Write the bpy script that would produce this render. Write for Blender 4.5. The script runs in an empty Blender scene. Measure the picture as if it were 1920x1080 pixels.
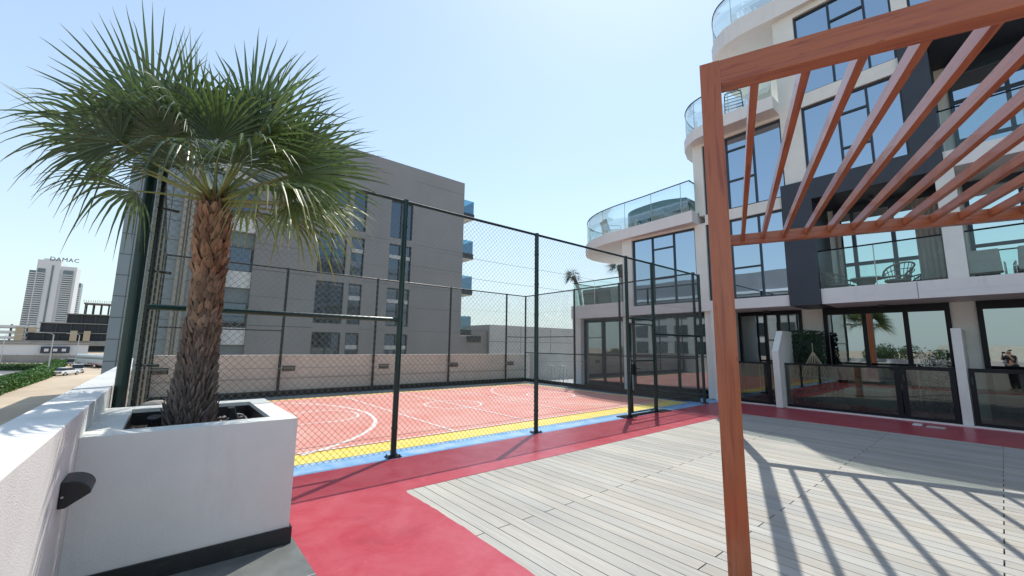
import bpy, bmesh, math, random
from mathutils import Vector, Matrix
random.seed(7)
S = bpy.context.scene
R = math.radians
# ------------------------------------------------------------------ camera
YAW, PITCH, ROLL, F = 0.872939, 0.140675, 0.012932, 764.512
def cam_axes():
    cy, sy, cp, sp = math.cos(YAW), math.sin(YAW), math.cos(PITCH), math.sin(PITCH)
    f = Vector((cy*cp, sy*cp, sp)); r = Vector((sy, -cy, 0)); u = r.cross(f)
    cr, sr = math.cos(ROLL), math.sin(ROLL)
    return cr*r+sr*u, -sr*r+cr*u, f
cr_, cu_, cf_ = cam_axes()
cd = bpy.data.cameras.new('camera'); cam = bpy.data.objects.new('camera', cd); S.collection.objects.link(cam)
cam.matrix_world = Matrix(((cr_.x, cu_.x, -cf_.x, 0), (cr_.y, cu_.y, -cf_.y, 0), (cr_.z, cu_.z, -cf_.z, 1.6), (0, 0, 0, 1)))
cd.sensor_width = 36; cd.lens = F*36/1920; cd.clip_start = .02; cd.clip_end = 9000
S.camera = cam
# ------------------------------------------------------------------ light
SUN_EL, SUN_AZ = 62.5, 31.0           # azimuth counted from +X towards +Y
W = bpy.data.worlds.new("World"); S.world = W; W.use_nodes = True
nt = W.node_tree; bg = nt.nodes['Background']
sky = nt.nodes.new('ShaderNodeTexSky'); sky.sky_type = 'NISHITA'; sky.sun_disc = False
sky.sun_elevation = R(SUN_EL); sky.sun_rotation = R(90-SUN_AZ)
sky.air_density = 1.1; sky.dust_density = .5; sky.ozone_density = 1.2
# pale desert haze low in the sky, thinning with height
tcw = nt.nodes.new('ShaderNodeTexCoord'); spx = nt.nodes.new('ShaderNodeSeparateXYZ'); rmp = nt.nodes.new('ShaderNodeValToRGB')
e = rmp.color_ramp.elements; e[0].position = 0; e[0].color = (.92, .92, .92, 1); e[1].position = .85; e[1].color = (.26, .26, .26, 1)
x_ = e.new(.12); x_.color = (.70, .70, .70, 1); x_ = e.new(.35); x_.color = (.38, .38, .38, 1)
mxw = nt.nodes.new('ShaderNodeMix'); mxw.data_type = 'RGBA'; mxw.inputs[7].default_value = (3.25, 3.98, 4.1, 1)
nt.links.new(tcw.outputs['Generated'], spx.inputs[0]); nt.links.new(spx.outputs['Z'], rmp.inputs[0]); nt.links.new(rmp.outputs[0], mxw.inputs[0])
nt.links.new(sky.outputs[0], mxw.inputs[6]); nt.links.new(mxw.outputs[2], bg.inputs[0]); bg.inputs[1].default_value = .15
sl = bpy.data.lights.new('sun', 'SUN'); sl.energy = 2.9; sl.angle = R(.53); sl.color = (1, .96, .87)
so = bpy.data.objects.new('sun', sl); S.collection.objects.link(so)
sd = Vector((math.cos(R(SUN_AZ))*math.cos(R(SUN_EL)), math.sin(R(SUN_AZ))*math.cos(R(SUN_EL)), math.sin(R(SUN_EL))))
so.rotation_euler = sd.to_track_quat('Z', 'Y').to_euler(); so.location = (5, 5, 30)
S.view_settings.view_transform = 'Standard'; S.view_settings.look = 'None'; S.view_settings.gamma = 1
S.view_settings.exposure = .60
S.render.engine = 'CYCLES'
S.cycles.use_denoising = True; S.cycles.max_bounces = 10; S.cycles.transparent_max_bounces = 24
S.cycles.glossy_bounces = 5; S.cycles.caustics_reflective = False; S.cycles.caustics_refractive = False
# ------------------------------------------------------------------ materials
M = {}
def mat(name, col, rough=.6, nscale=0, namt=0, bump=0, bscale=None, metal=0, spec=.5, col2=None, coat=0, detail=6):
    m = bpy.data.materials.new(name); m.use_nodes = True; n = m.node_tree.nodes; l = m.node_tree.links
    b = n['Principled BSDF']; b.inputs['Base Color'].default_value = (*col, 1); b.inputs['Roughness'].default_value = rough
    b.inputs['Metallic'].default_value = metal; b.inputs['Specular IOR Level'].default_value = spec
    if coat: b.inputs['Coat Weight'].default_value = coat
    tc = n.new('ShaderNodeTexCoord')
    if nscale:
        t = n.new('ShaderNodeTexNoise'); t.inputs['Scale'].default_value = nscale; t.inputs['Detail'].default_value = detail
        t.inputs['Roughness'].default_value = .62
        l.new(tc.outputs['Object'], t.inputs['Vector'])
        r = n.new('ShaderNodeValToRGB'); r.color_ramp.elements[0].position = .32; r.color_ramp.elements[1].position = .68
        c2 = col2 or tuple(c*(1-namt) for c in col)
        r.color_ramp.elements[0].color = (*c2, 1); r.color_ramp.elements[1].color = (*(tuple(min(1, c*(1+namt*.4)) for c in col) if not col2 else col), 1)
        l.new(t.outputs['Fac'], r.inputs[0]); l.new(r.outputs[0], b.inputs['Base Color'])
    if bump:
        t2 = n.new('ShaderNodeTexNoise'); t2.inputs['Scale'].default_value = bscale or 60; t2.inputs['Detail'].default_value = 5
        l.new(tc.outputs['Object'], t2.inputs['Vector'])
        bp = n.new('ShaderNodeBump'); bp.inputs['Strength'].default_value = bump; bp.inputs['Distance'].default_value = .01
        l.new(t2.outputs['Fac'], bp.inputs['Height']); l.new(bp.outputs[0], b.inputs['Normal'])
    M[name] = m; return m
mat('white_render', (.75, .765, .73), .75, 1.3, .08, .22, 90)
mat('white_stucco', (.78, .78, .76), .8, 1.7, .10, .35, 150)
mat('fascia_white', (.75, .75, .745), .6, .8, .05, .1, 30)
mat('beige_wall', (.80, .76, .66), .8, 1.1, .10, .3, 60)
mat('joint_grey', (.10, .10, .10), .8)
mat('dark_cladding', (.032, .042, .060), .5, 2, .15, 0)
mat('frame_black', (.008, .010, .014), .4, spec=.25)
mat('frame_blue', (.02, .035, .055), .4)
mat('post_green', (.004, .032, .028), .28, 6, .3, .15, 40)
mat('post_black', (.008, .014, .014), .35, 9, .3, .1, 50)
mat('wire', (.16, .20, .19), .35, metal=.4)
mat('grey_facade', (.235, .233, .238), .6, .25, .12, .05, 4)
mat('grey_panel', (.21, .26, .29), .4, .3, .08, 0, spec=.6)
mat('metal_dark', (.04, .045, .05), .4, metal=.5)
mat('pipe_beige', (.30, .28, .24), .6)
mat('tile_grey', (.16, .17, .165), .35, 5, .25, .1, 30)
mat('skirting', (.018, .02, .022), .35, 9, .3, .1, 40)
mat('soil', (.05, .04, .032), .95, 30, .5, 1, 60)
mat('scrap', (.55, .48, .45), .8, 40, .3)
mat('rock', (.45, .42, .38), .9, 8, .25, .6, 20)
mat('lamp_black', (.012, .013, .015), .45, 20, .2, .2, 90)
mat('aluminium', (.5, .51, .52), .35, metal=.8)
mat('rattan', (.21, .20, .18), .8, 60, .4, .5, 120)
mat('fabric_grey', (.40, .41, .41), .9, 8, .1, .2, 60)
mat('fabric_beige', (.42, .38, .31), .9, 10, .2, .3, 60)
mat('rope', (.45, .38, .28), .9, 40, .3)
mat('curtain', (.40, .37, .33), .9, 3, .15)
mat('mosaic', (.10, .24, .30), .35, 45, .6, .3, 45)
mat('ivy', (.022, .055, .028), .55, 14, .5)
mat('flower', (.75, .72, .66), .8, 12, .12)
mat('white_plastic', (.75, .75, .73), .5)
mat('sand', (.50, .40, .29), .95, .12, .28, .3, 3)
mat('asphalt', (.17, .165, .16), .9, .6, .2)
mat('kerb', (.45, .44, .42), .9)
mat('hedge', (.045, .11, .022), .8, 3, .5)
mat('tree_leaf', (.04, .075, .025), .8, 2, .5)
mat('bark', (.10, .075, .05), .95, 12, .4, .6, 20)
mat('concrete', (.27, .26, .25), .9, .2, .25)
mat('concrete_dark', (.045, .055, .065), .8, .15, .4)
mat('tower_white', (.62, .63, .65), .6, .02, .05)
mat('tower_glass', (.16, .20, .23), .3, .05, .4)
mat('car_white', (.75, .75, .75), .3, coat=.6)
mat('car_silver', (.5, .5, .5), .3, metal=.3, coat=.6)
mat('tyre', (.02, .02, .02), .8)
mat('car_glass', (.02, .025, .03), .08)
mat('car_red', (.4, .02, .02), .3)
mat('night_glass', (.02, .026, .034), .5, .15, .4)
mat('sign_dark', (.03, .035, .06), .5)
mat('skin', (.42, .25, .17), .6)
mat('cloth_black', (.012, .012, .014), .9)
mat('hair', (.015, .01, .008), .7)
mat('denim', (.02, .022, .035), .9)
mat('line_white', (.85, .82, .78), .55, 9, .12, col2=(.80, .70, .66))
mat('yellow_paint', (.84, .60, .08), .5, 4, .15, .15, 80, col2=(.86, .70, .22), detail=9)
mat('blue_paint', (.11, .34, .66), .4, 4, .35, .15, 80, col2=(.38, .52, .68), detail=10)
mat('court_edge_shade', (.02, .05, .075), .6, 3, .3)  # border blue darkened: shade put into the colour
mat('pale_grey', (.46, .47, .47), .7, .6, .12)
mat('mat_brown', (.22, .15, .15), .95, 20, .2)

def nodes_of(m): return m.node_tree.nodes, m.node_tree.links
def stain(m, dark=(.80, .785, .74), lo=.56, hi=.74, sc=(5, 5, .7)):
    n, l = nodes_of(m); b = n['Principled BSDF']; src = b.inputs['Base Color'].links[0].from_socket
    tc = n.new('ShaderNodeTexCoord'); mp = n.new('ShaderNodeMapping'); mp.inputs['Scale'].default_value = sc
    t = n.new('ShaderNodeTexNoise'); t.inputs['Scale'].default_value = 1; t.inputs['Detail'].default_value = 9; t.inputs['Roughness'].default_value = .7
    r = n.new('ShaderNodeValToRGB'); r.color_ramp.elements[0].position = lo; r.color_ramp.elements[0].color = (1, 1, 1, 1); r.color_ramp.elements[1].position = hi; r.color_ramp.elements[1].color = (*dark, 1)
    mx = n.new('ShaderNodeMix'); mx.data_type = 'RGBA'; mx.blend_type = 'MULTIPLY'; mx.inputs[0].default_value = 1
    l.new(tc.outputs['Object'], mp.inputs[0]); l.new(mp.outputs[0], t.inputs['Vector']); l.new(t.outputs['Fac'], r.inputs[0])
    l.new(src, mx.inputs[6]); l.new(r.outputs[0], mx.inputs[7]); l.new(mx.outputs[2], b.inputs['Base Color'])
stain(M['white_render'], (.90, .895, .87), .56, .8, (4, 4, .9)); stain(M['white_stucco'], (.88, .87, .84), .56, .76, (4, 4, 2.5)); stain(M['fascia_white'], (.84, .83, .80)); stain(M['beige_wall'], (.85, .83, .80)); stain(M['grey_facade'], (.88, .88, .87), .5, .7, (.5, .5, .06))
stain(M['skirting'], (3.2, 3.1, 2.9), .56, .8, (7, 7, 14)); stain(M['tile_grey'], (1.35, 1.35, 1.3), .5, .75, (2.2, 2.2, 1))
# court coating: salmon with faded patches
m = mat('court_red', (.66, .225, .175), .55, .9, 0, .25, 160, col2=(.72, .37, .31), detail=10)
m = mat('deck_red', (.40, .030, .050), .34, 2.2, 0, .2, 14, col2=(.47, .09, .115), detail=12)
m.node_tree.nodes['Noise Texture'].inputs['Distortion'].default_value = .8; m.node_tree.nodes['Noise Texture'].inputs['Roughness'].default_value = .72
n, l = nodes_of(m); b = n['Principled BSDF']
t = n.new('ShaderNodeTexNoise'); t.inputs['Scale'].default_value = 5; t.inputs['Detail'].default_value = 8
mr = n.new('ShaderNodeMapRange'); mr.inputs['To Min'].default_value = .22; mr.inputs['To Max'].default_value = .5
l.new(t.outputs['Fac'], mr.inputs['Value']); l.new(mr.outputs[0], b.inputs['Roughness'])
stain(m, (1.35, 1.9, 1.8), .60, .70, (22, 22, 1)); stain(m, (.80, .78, .80), .56, .72, (.9, .9, 1)); stain(M['court_red'], (.88, .84, .82), .55, .72, (.5, .5, 1))
# pergola wood grain, stretched along Z (posts) or along local axis
def wood(name, ax):
    m = mat(name, (.42, .105, .05), .3, coat=.25); n, l = nodes_of(m); b = n['Principled BSDF']
    tc = n.new('ShaderNodeTexCoord'); mp = n.new('ShaderNodeMapping'); sc = [30, 30, 30]; sc[ax] = 1.6; mp.inputs['Scale'].default_value = sc
    t = n.new('ShaderNodeTexNoise'); t.inputs['Scale'].default_value = 1; t.inputs['Detail'].default_value = 5; t.inputs['Distortion'].default_value = 1.2
    r = n.new('ShaderNodeValToRGB'); e = r.color_ramp.elements; e[0].position = .34; e[0].color = (.27, .066, .030, 1); e[1].position = .60; e[1].color = (.39, .118, .046, 1)
    x = e.new(.44); x.color = (.345, .102, .044, 1)
    l.new(tc.outputs['Object'], mp.inputs[0]); l.new(mp.outputs[0], t.inputs['Vector']); l.new(t.outputs['Fac'], r.inputs[0])
    mk_ = n.new('ShaderNodeMapping'); sk = [26, 26, 26]; sk[ax] = 7; mk_.inputs['Scale'].default_value = sk
    vk = n.new('ShaderNodeTexNoise'); vk.inputs['Scale'].default_value = 1; vk.inputs['Detail'].default_value = 2
    rk = n.new('ShaderNodeValToRGB'); rk.color_ramp.elements[0].position = .26; rk.color_ramp.elements[0].color = (.5, .45, .42, 1); rk.color_ramp.elements[1].position = .32; rk.color_ramp.elements[1].color = (1, 1, 1, 1)
    mk2 = n.new('ShaderNodeMix'); mk2.data_type = 'RGBA'; mk2.blend_type = 'MULTIPLY'; mk2.inputs[0].default_value = 1
    l.new(tc.outputs['Object'], mk_.inputs[0]); l.new(mk_.outputs[0], vk.inputs['Vector']); l.new(vk.outputs['Fac'], rk.inputs[0])
    l.new(r.outputs[0], mk2.inputs[6]); l.new(rk.outputs[0], mk2.inputs[7]); l.new(mk2.outputs[2], b.inputs['Base Color'])
    bp = n.new('ShaderNodeBump'); bp.inputs['Strength'].default_value = .12; bp.inputs['Distance'].default_value = .004
    l.new(t.outputs['Fac'], bp.inputs['Height']); l.new(bp.outputs[0], b.inputs['Normal'])
wood('wood_z', 2); wood('wood_x', 0); wood('wood_y', 1)
# composite deck boards: tone per board from a mesh attribute, fine lengthwise grooves
m = mat('deck_board', (.5, .5, .48), .7); n, l = nodes_of(m); b = n['Principled BSDF']
at = n.new('ShaderNodeAttribute'); at.attribute_name = 'tint'
tc = n.new('ShaderNodeTexCoord'); mp = n.new('ShaderNodeMapping'); mp.inputs['Scale'].default_value = (90, 1.5, 1)
t = n.new('ShaderNodeTexNoise'); t.inputs['Scale'].default_value = 1; t.inputs['Detail'].default_value = 4
mp2 = n.new('ShaderNodeMapping'); mp2.inputs['Scale'].default_value = (1, .5, 1)
t2 = n.new('ShaderNodeTexNoise'); t2.inputs['Scale'].default_value = 1.5; t2.inputs['Detail'].default_value = 5
mx = n.new('ShaderNodeMix'); mx.data_type = 'RGBA'; mx.blend_type = 'MULTIPLY'; mx.inputs[0].default_value = 1
r = n.new('ShaderNodeValToRGB'); r.color_ramp.elements[0].position = .3; r.color_ramp.elements[0].color = (.72, .72, .72, 1); r.color_ramp.elements[1].position = .7; r.color_ramp.elements[1].color = (1, 1, 1, 1)
r2 = n.new('ShaderNodeValToRGB'); r2.color_ramp.elements[0].position = .3; r2.color_ramp.elements[0].color = (.84, .84, .85, 1); r2.color_ramp.elements[1].position = .65; r2.color_ramp.elements[1].color = (1, 1, .985, 1)
mx2 = n.new('ShaderNodeMix'); mx2.data_type = 'RGBA'; mx2.blend_type = 'MULTIPLY'; mx2.inputs[0].default_value = 1
l.new(tc.outputs['Object'], mp.inputs[0]); l.new(mp.outputs[0], t.inputs['Vector']); l.new(t.outputs['Fac'], r.inputs[0])
l.new(tc.outputs['Object'], mp2.inputs[0]); l.new(mp2.outputs[0], t2.inputs['Vector']); l.new(t2.outputs['Fac'], r2.inputs[0])
l.new(at.outputs['Color'], mx.inputs[6]); l.new(r.outputs[0], mx.inputs[7]); l.new(mx.outputs[2], mx2.inputs[6]); l.new(r2.outputs[0], mx2.inputs[7]); l.new(mx2.outputs[2], b.inputs['Base Color'])
wv = n.new('ShaderNodeTexWave'); wv.bands_direction = 'X'; wv.inputs['Scale'].default_value = 33
l.new(tc.outputs['Object'], wv.inputs['Vector']); bp = n.new('ShaderNodeBump'); bp.inputs['Strength'].default_value = .35; bp.inputs['Distance'].default_value = .003
l.new(wv.outputs['Fac'], bp.inputs['Height']); l.new(bp.outputs[0], b.inputs['Normal'])
# attribute-tinted materials
def tint_mat(name, rough, transl=0, spec=.5):
    m = mat(name, (.1, .1, .1), rough, spec=spec); n, l = nodes_of(m); b = n['Principled BSDF']
    at = n.new('ShaderNodeAttribute'); at.attribute_name = 'tint'; l.new(at.outputs['Color'], b.inputs['Base Color'])
    if transl:
        tr = n.new('ShaderNodeBsdfTranslucent'); mxs = n.new('ShaderNodeMixShader'); mxs.inputs[0].default_value = transl
        g = n.new('ShaderNodeMix'); g.data_type = 'RGBA'; g.blend_type = 'MULTIPLY'; g.inputs[0].default_value = 1; g.inputs[7].default_value = (1.6, 1.7, .7, 1)
        l.new(at.outputs['Color'], g.inputs[6]); l.new(g.outputs[2], tr.inputs[0])
        l.new(b.outputs[0], mxs.inputs[1]); l.new(tr.outputs[0], mxs.inputs[2]); l.new(mxs.outputs[0], n['Material Output'].inputs[0])
tint_mat('palm_leaf', .38, .3); tint_mat('palm_trunk', .9); tint_mat('small_leaf', .6, .15)
# window glass of a building: dark room behind a partly mirroring pane
def winglass(name, refl, tintc, base=(.012, .016, .02)):
    m = bpy.data.materials.new(name); m.use_nodes = True; n, l = nodes_of(m); n.remove(n['Principled BSDF'])
    g = n.new('ShaderNodeBsdfGlossy'); g.inputs['Roughness'].default_value = .004; g.inputs['Color'].default_value = (*tintc, 1)
    d = n.new('ShaderNodeBsdfDiffuse'); d.inputs['Color'].default_value = (*base, 1)
    lw = n.new('ShaderNodeLayerWeight'); lw.inputs[0].default_value = .35
    mr = n.new('ShaderNodeMapRange'); mr.inputs['To Min'].default_value = refl; mr.inputs['To Max'].default_value = min(1, refl+.5)
    mx = n.new('ShaderNodeMixShader'); l.new(lw.outputs['Fresnel'], mr.inputs['Value']); l.new(mr.outputs[0], mx.inputs[0])
    tc = n.new('ShaderNodeTexCoord'); t = n.new('ShaderNodeTexNoise'); t.inputs['Scale'].default_value = .9; bp = n.new('ShaderNodeBump'); bp.inputs['Strength'].default_value = .05; bp.inputs['Distance'].default_value = .02
    l.new(tc.outputs['Object'], t.inputs['Vector']); l.new(t.outputs['Fac'], bp.inputs['Height']); l.new(bp.outputs[0], g.inputs['Normal'])
    l.new(d.outputs[0], mx.inputs[1]); l.new(g.outputs[0], mx.inputs[2]); l.new(mx.outputs[0], n['Material Output'].inputs[0]); M[name] = m
winglass('glass_upper', .62, (.62, .78, .95)); winglass('glass_ground', .42, (.72, .80, .82)); winglass('glass_far', .13, (.6, .75, .95))
winglass('glass_niche', .8, (.72, .88, .9))
def clearglass(name, col, refl=.10, top=.45):
    m = bpy.data.materials.new(name); m.use_nodes = True; n, l = nodes_of(m); n.remove(n['Principled BSDF'])
    g = n.new('ShaderNodeBsdfGlossy'); g.inputs['Roughness'].default_value = .01; tr = n.new('ShaderNodeBsdfTransparent'); tr.inputs[0].default_value = (*col, 1)
    lw = n.new('ShaderNodeLayerWeight'); lw.inputs[0].default_value = .3; mr = n.new('ShaderNodeMapRange'); mr.inputs['To Min'].default_value = refl*.4; mr.inputs['To Max'].default_value = top
    mx = n.new('ShaderNodeMixShader'); l.new(lw.outputs['Fresnel'], mr.inputs['Value']); l.new(mr.outputs[0], mx.inputs[0]); l.new(tr.outputs[0], mx.inputs[1]); l.new(g.outputs[0], mx.inputs[2])
    l.new(mx.outputs[0], n['Material Output'].inputs[0]); M[name] = m
clearglass('glass_clear', (.90, .96, .945), .04); clearglass('glass_smoke', (.50, .56, .53), .2); clearglass('glass_blue', (.35, .6, .7), .3)

# ------------------------------------------------------------------ mesh helper
class MB:
    def __init__(s): s.v = []; s.f = []; s.c = []; s.mi = []; s.cur = 0; s.col = None
    def add(s, vs, fs, col=None):
        o = len(s.v); s.v += [tuple(v) for v in vs]; s.f += [tuple(o+i for i in f) for f in fs]
        s.c += [col or s.col]*len(fs); s.mi += [s.cur]*len(fs); return s
    def box(s, x0, x1, y0, y1, z0, z1, col=None):
        if x0 > x1: x0, x1 = x1, x0
        if y0 > y1: y0, y1 = y1, y0
        if z0 > z1: z0, z1 = z1, z0
        return s.add([(x0,y0,z0),(x1,y0,z0),(x1,y1,z0),(x0,y1,z0),(x0,y0,z1),(x1,y0,z1),(x1,y1,z1),(x0,y1,z1)],
                     [(0,3,2,1),(4,5,6,7),(0,1,5,4),(1,2,6,5),(2,3,7,6),(3,0,4,7)], col)
    def prism(s, pts, z0, z1, col=None):
        n = len(pts)
        ar = sum(pts[i][0]*pts[(i+1) % n][1]-pts[(i+1) % n][0]*pts[i][1] for i in range(n))
        if ar < 0: pts = pts[::-1]
        return s.add([(x, y, z0) for x, y in pts]+[(x, y, z1) for x, y in pts], [tuple(range(n))[::-1], tuple(range(n, 2*n))]+[(i, (i+1) % n, n+(i+1) % n, n+i) for i in range(n)], col)
    def hull(s, bot, top, col=None):      # two rings with the same count
        n = len(bot)
        return s.add(list(bot)+list(top), [tuple(range(n))[::-1], tuple(range(n, 2*n))]+[(i, (i+1) % n, n+(i+1) % n, n+i) for i in range(n)], col)
    def tube(s, pts, r, n=8, col=None, closed=False, caps=True):
        pts = [Vector(p) for p in pts]; rs = r if isinstance(r, (list, tuple)) else [r]*len(pts)
        vs = []; fs = []; prev = None
        for i, p in enumerate(pts):
            d = (pts[min(i+1, len(pts)-1)]-pts[max(i-1, 0)])
            if closed: d = pts[(i+1) % len(pts)]-pts[i-1]
            d.normalize()
            a = Vector((0, 0, 1)) if abs(d.z) < .95 else Vector((1, 0, 0))
            if prev is not None and prev.cross(d).length > 1e-6 and abs(prev.dot(d)) < .95: a = prev
            x = a.cross(d).normalized(); y = d.cross(x); prev = a
            vs += [p+rs[i]*(math.cos(2*math.pi*k/n)*x+math.sin(2*math.pi*k/n)*y) for k in range(n)]
        m = len(pts)
        for i in range(m if closed else m-1):
            j = (i+1) % m
            fs += [(i*n+k, i*n+(k+1) % n, j*n+(k+1) % n, j*n+k) for k in range(n)]
        if caps and not closed: fs += [tuple(range(n))[::-1], tuple(range((m-1)*n, m*n))]
        return s.add(vs, fs, col)
    def bar(s, a, b, w, h, up=(0, 0, 1), col=None):   # rectangular bar from a to b
        a, b, up = Vector(a), Vector(b), Vector(up); d = (b-a).normalized(); x = d.cross(up).normalized(); y = x.cross(d)
        q = [(-w/2, -h/2), (w/2, -h/2), (w/2, h/2), (-w/2, h/2)]
        return s.add([a+u*x+v*y for u, v in q]+[b+u*x+v*y for u, v in q], [(0,1,2,3),(7,6,5,4),(0,4,5,1),(1,5,6,2),(2,6,7,3),(3,7,4,0)], col)
    def lathe(s, c, prof, n=24, col=None):
        vs = []; fs = []
        for r, z in prof: vs += [(c[0]+r*math.cos(2*math.pi*k/n), c[1]+r*math.sin(2*math.pi*k/n), c[2]+z) for k in range(n)]
        for i in range(len(prof)-1): fs += [(i*n+k, i*n+(k+1) % n, (i+1)*n+(k+1) % n, (i+1)*n+k) for k in range(n)]
        fs += [tuple(range(n))[::-1], tuple(range((len(prof)-1)*n, len(prof)*n))]
        return s.add(vs, fs, col)
    def build(s, name, mats, parent=None, smooth=False, bevel=0, origin=None):
        me = bpy.data.meshes.new(name); o = Vector(origin) if origin else Vector((0, 0, 0))
        base = Vector(parent.get('_o', (0, 0, 0))) if parent else Vector((0, 0, 0))
        off = o if not parent else base
        me.from_pydata([tuple(Vector(v)-off) for v in s.v], [], s.f)
        ms = mats if isinstance(mats, (list, tuple)) else [mats]
        for mm in ms: me.materials.append(M[mm])
        if len(ms) > 1: me.polygons.foreach_set('material_index', s.mi)
        if any(c is not None for c in s.c):
            ca = me.color_attributes.new('tint', 'FLOAT_COLOR', 'CORNER'); buf = []
            for f, c in zip(s.f, s.c): buf += list((*(c or (.5, .5, .5)), 1))*len(f)
            ca.data.foreach_set('color', buf)
        me.update()
        ob = bpy.data.objects.new(name, me); S.collection.objects.link(ob)
        if parent: ob.parent = parent
        elif origin: ob.location = origin
        ob['_o'] = tuple(off)
        if smooth:
            me.polygons.foreach_set('use_smooth', [True]*len(me.polygons))
        if bevel:
            bv = ob.modifiers.new('bevel', 'BEVEL'); bv.width = bevel; bv.segments = 2; bv.limit_method = 'ANGLE'
        return ob
def tag(o, label=None, cat=None, group=None, kind=None):
    if label: o['label'] = label
    if cat: o['category'] = cat
    if group: o['group'] = group
    if kind: o['kind'] = kind
    return o
def thing(name, loc, label, cat, group=None):
    o = bpy.data.objects.new(name, None); S.collection.objects.link(o); o.location = loc; o.empty_display_size = .2
    o['_o'] = tuple(loc); return tag(o, label, cat, group)
def copy_tree(o, parent=None):
    c = o.copy(); S.collection.objects.link(c)
    if parent: c.parent = parent; c.matrix_parent_inverse = o.matrix_parent_inverse.copy()
    for ch in list(o.children): copy_tree(ch, c)
    return c
def struct(mb, name, mats, **k): return tag(mb.build(name, mats, **k), kind='structure')

# ================================================================== SETTING
# street level, podium, sky is the world
g = MB(); N = 40
g.add([(-4000, -4000, -5), (4000, -4000, -5), (4000, 4000, -5), (-4000, 4000, -5)], [(0, 1, 2, 3)]); struct(g, 'ground', 'sand')
p = MB().box(-.60, 34, -14, 14.62, -5, -.035); struct(p, 'terrace_base', 'concrete')
struct(MB().box(-.36, .965, -14, 5.7, -.015, 0), 'tiled_path', 'tile_grey')
tj = MB()
for y in (3.25, 2.65, 2.05, 1.45, .85, .25): tj.box(-.36, .965, y-.004, y+.004, .0005, .0035)
for k, y in enumerate((3.87, 3.25, 2.65, 2.05, 1.45, .85)):
    x = .36 if k % 2 else .06
    tj.box(x-.004, x+.004, y-.6, y-.006, .0005, .0035)
    tj.box(x-.604, x-.596, y-.6, y-.006, .0005, .0035) if x-.6 > -.35 else None
struct(tj, 'tile_joints', 'kerb')
# red coated walkway (L shape) with a ragged painted edge over the first deck board
rd = MB(); pts = [(.965, -14), (.965, 5.66), (13.33, 5.66), (13.33, -14), (11.15, -14), (11.15, 4.405), (2.2, 4.405)]
yy = 4.4; rag = []
while yy > -3:
    yy -= random.uniform(.05, .13); rag.append((2.19-.022*(4.4-yy)*.5+random.uniform(-.006, .008)+.012*math.sin(yy*2.3), yy))
rag.append((2.17, -3.2)); rag.append((2.17, -14)); pts += rag
rd.prism(pts, -.015, .0); struct(rd, 'red_walkway', 'deck_red')
# boards
dk = MB(); x = 2.13; i = 0; BW = .1445
while x < 11.13:
    st = 1.59 if i % 2 else 3.03
    ys = [4.4]+[y for y in (st+2.88*k for k in range(-4, 2)) if y < 4.3][::-1]+[-11]
    ys = sorted(set(ys), reverse=True)
    for a, b2 in zip(ys, ys[1:]):
        c = random.choice((.44, .46, .48, .49, .50, .42)); w = random.uniform(-.01, .012)
        dk.box(x, x+BW-.0085, b2+.005, a-.005 if a < 4.3 else a, -.03, -.002, (c+w+.03, c+.015, c-.025-w))
    x += BW; i += 1
struct(dk, 'wood_deck', 'deck_board')
struct(MB().box(2.1, 11.15, -11, 4.403, -.034, -.031), 'deck_gap', 'skirting')
struct(MB().box(13.33, 13.38, -12, 5.9, -.01, .035), 'threshold_strip', 'white_plastic')
struct(MB().box(13.38, 15.0, -12, 6.1, -.012, .012), 'patio_floor', 'tile_grey')
# court
struct(MB().box(-.15, 12.9, 13.32, 14.38, -.0015, .003).box(12.15, 12.95, 6.3, 13.318, -.0015, .003), 'court_edge_shade', 'court_edge_shade')  # dark sheets over the blue border, painting shade along its far and right sides
struct(MB().box(-.3, 13.5, 5.662, 14.35, -.016, -.002), 'court_border', 'blue_paint')
struct(MB().box(-.15, 12.0, 6.15, 13.30, -.0015, .002), 'court_margin', 'yellow_paint')
struct(MB().box(.1, 11.75, 6.68, 13.10, .0025, .006), 'court_floor', 'court_red')
ln = MB(); Z0, Z1 = .0065, .010
def arc(cx, cy, r, a0, a1, w=.05, n=48):
    vs = []
    for k in range(n+1):
        a = R(a0+(a1-a0)*k/n); vs += [(cx+(r-w/2)*math.cos(a), cy+(r-w/2)*math.sin(a), Z1), (cx+(r+w/2)*math.cos(a), cy+(r+w/2)*math.sin(a), Z1)]
    ln.add(vs, [(2*k, 2*k+1, 2*k+3, 2*k+2) for k in range(n)])
for x in (4.29, 6.15, 7.93): ln.add([(x-.025, 6.68, Z1+.003), (x+.025, 6.68, Z1+.003), (x+.025, 13.1, Z1+.003), (x-.025, 13.1, Z1+.003)], [(0, 1, 2, 3)])
arc(6.15, 9.75, .76, 0, 360); arc(.2, 9.85, 3.55, -66, 66, .075); arc(2.75, 9.8, .8, -95, 150); arc(12.0, 9.75, 3.62, 115, 245); arc(9.9, 9.75, .78, 0, 360)
ln.add([(.1, 9.0, Z1+.005), (2.75, 9.0, Z1+.005), (2.75, 9.05, Z1+.005), (.1, 9.05, Z1+.005)], [(0, 1, 2, 3)])
ln.add([(9.9, 8.95, Z1+.005), (11.75, 8.95, Z1+.005), (11.75, 9.0, Z1+.005), (9.9, 9.0, Z1+.005)], [(0, 1, 2, 3)])
ln.add([(.1, 6.68, Z1+.007), (11.75, 6.68, Z1+.007), (11.75, 6.72, Z1+.007), (.1, 6.72, Z1+.007)], [(0, 1, 2, 3)])
struct(ln, 'court_lines', 'line_white')

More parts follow.
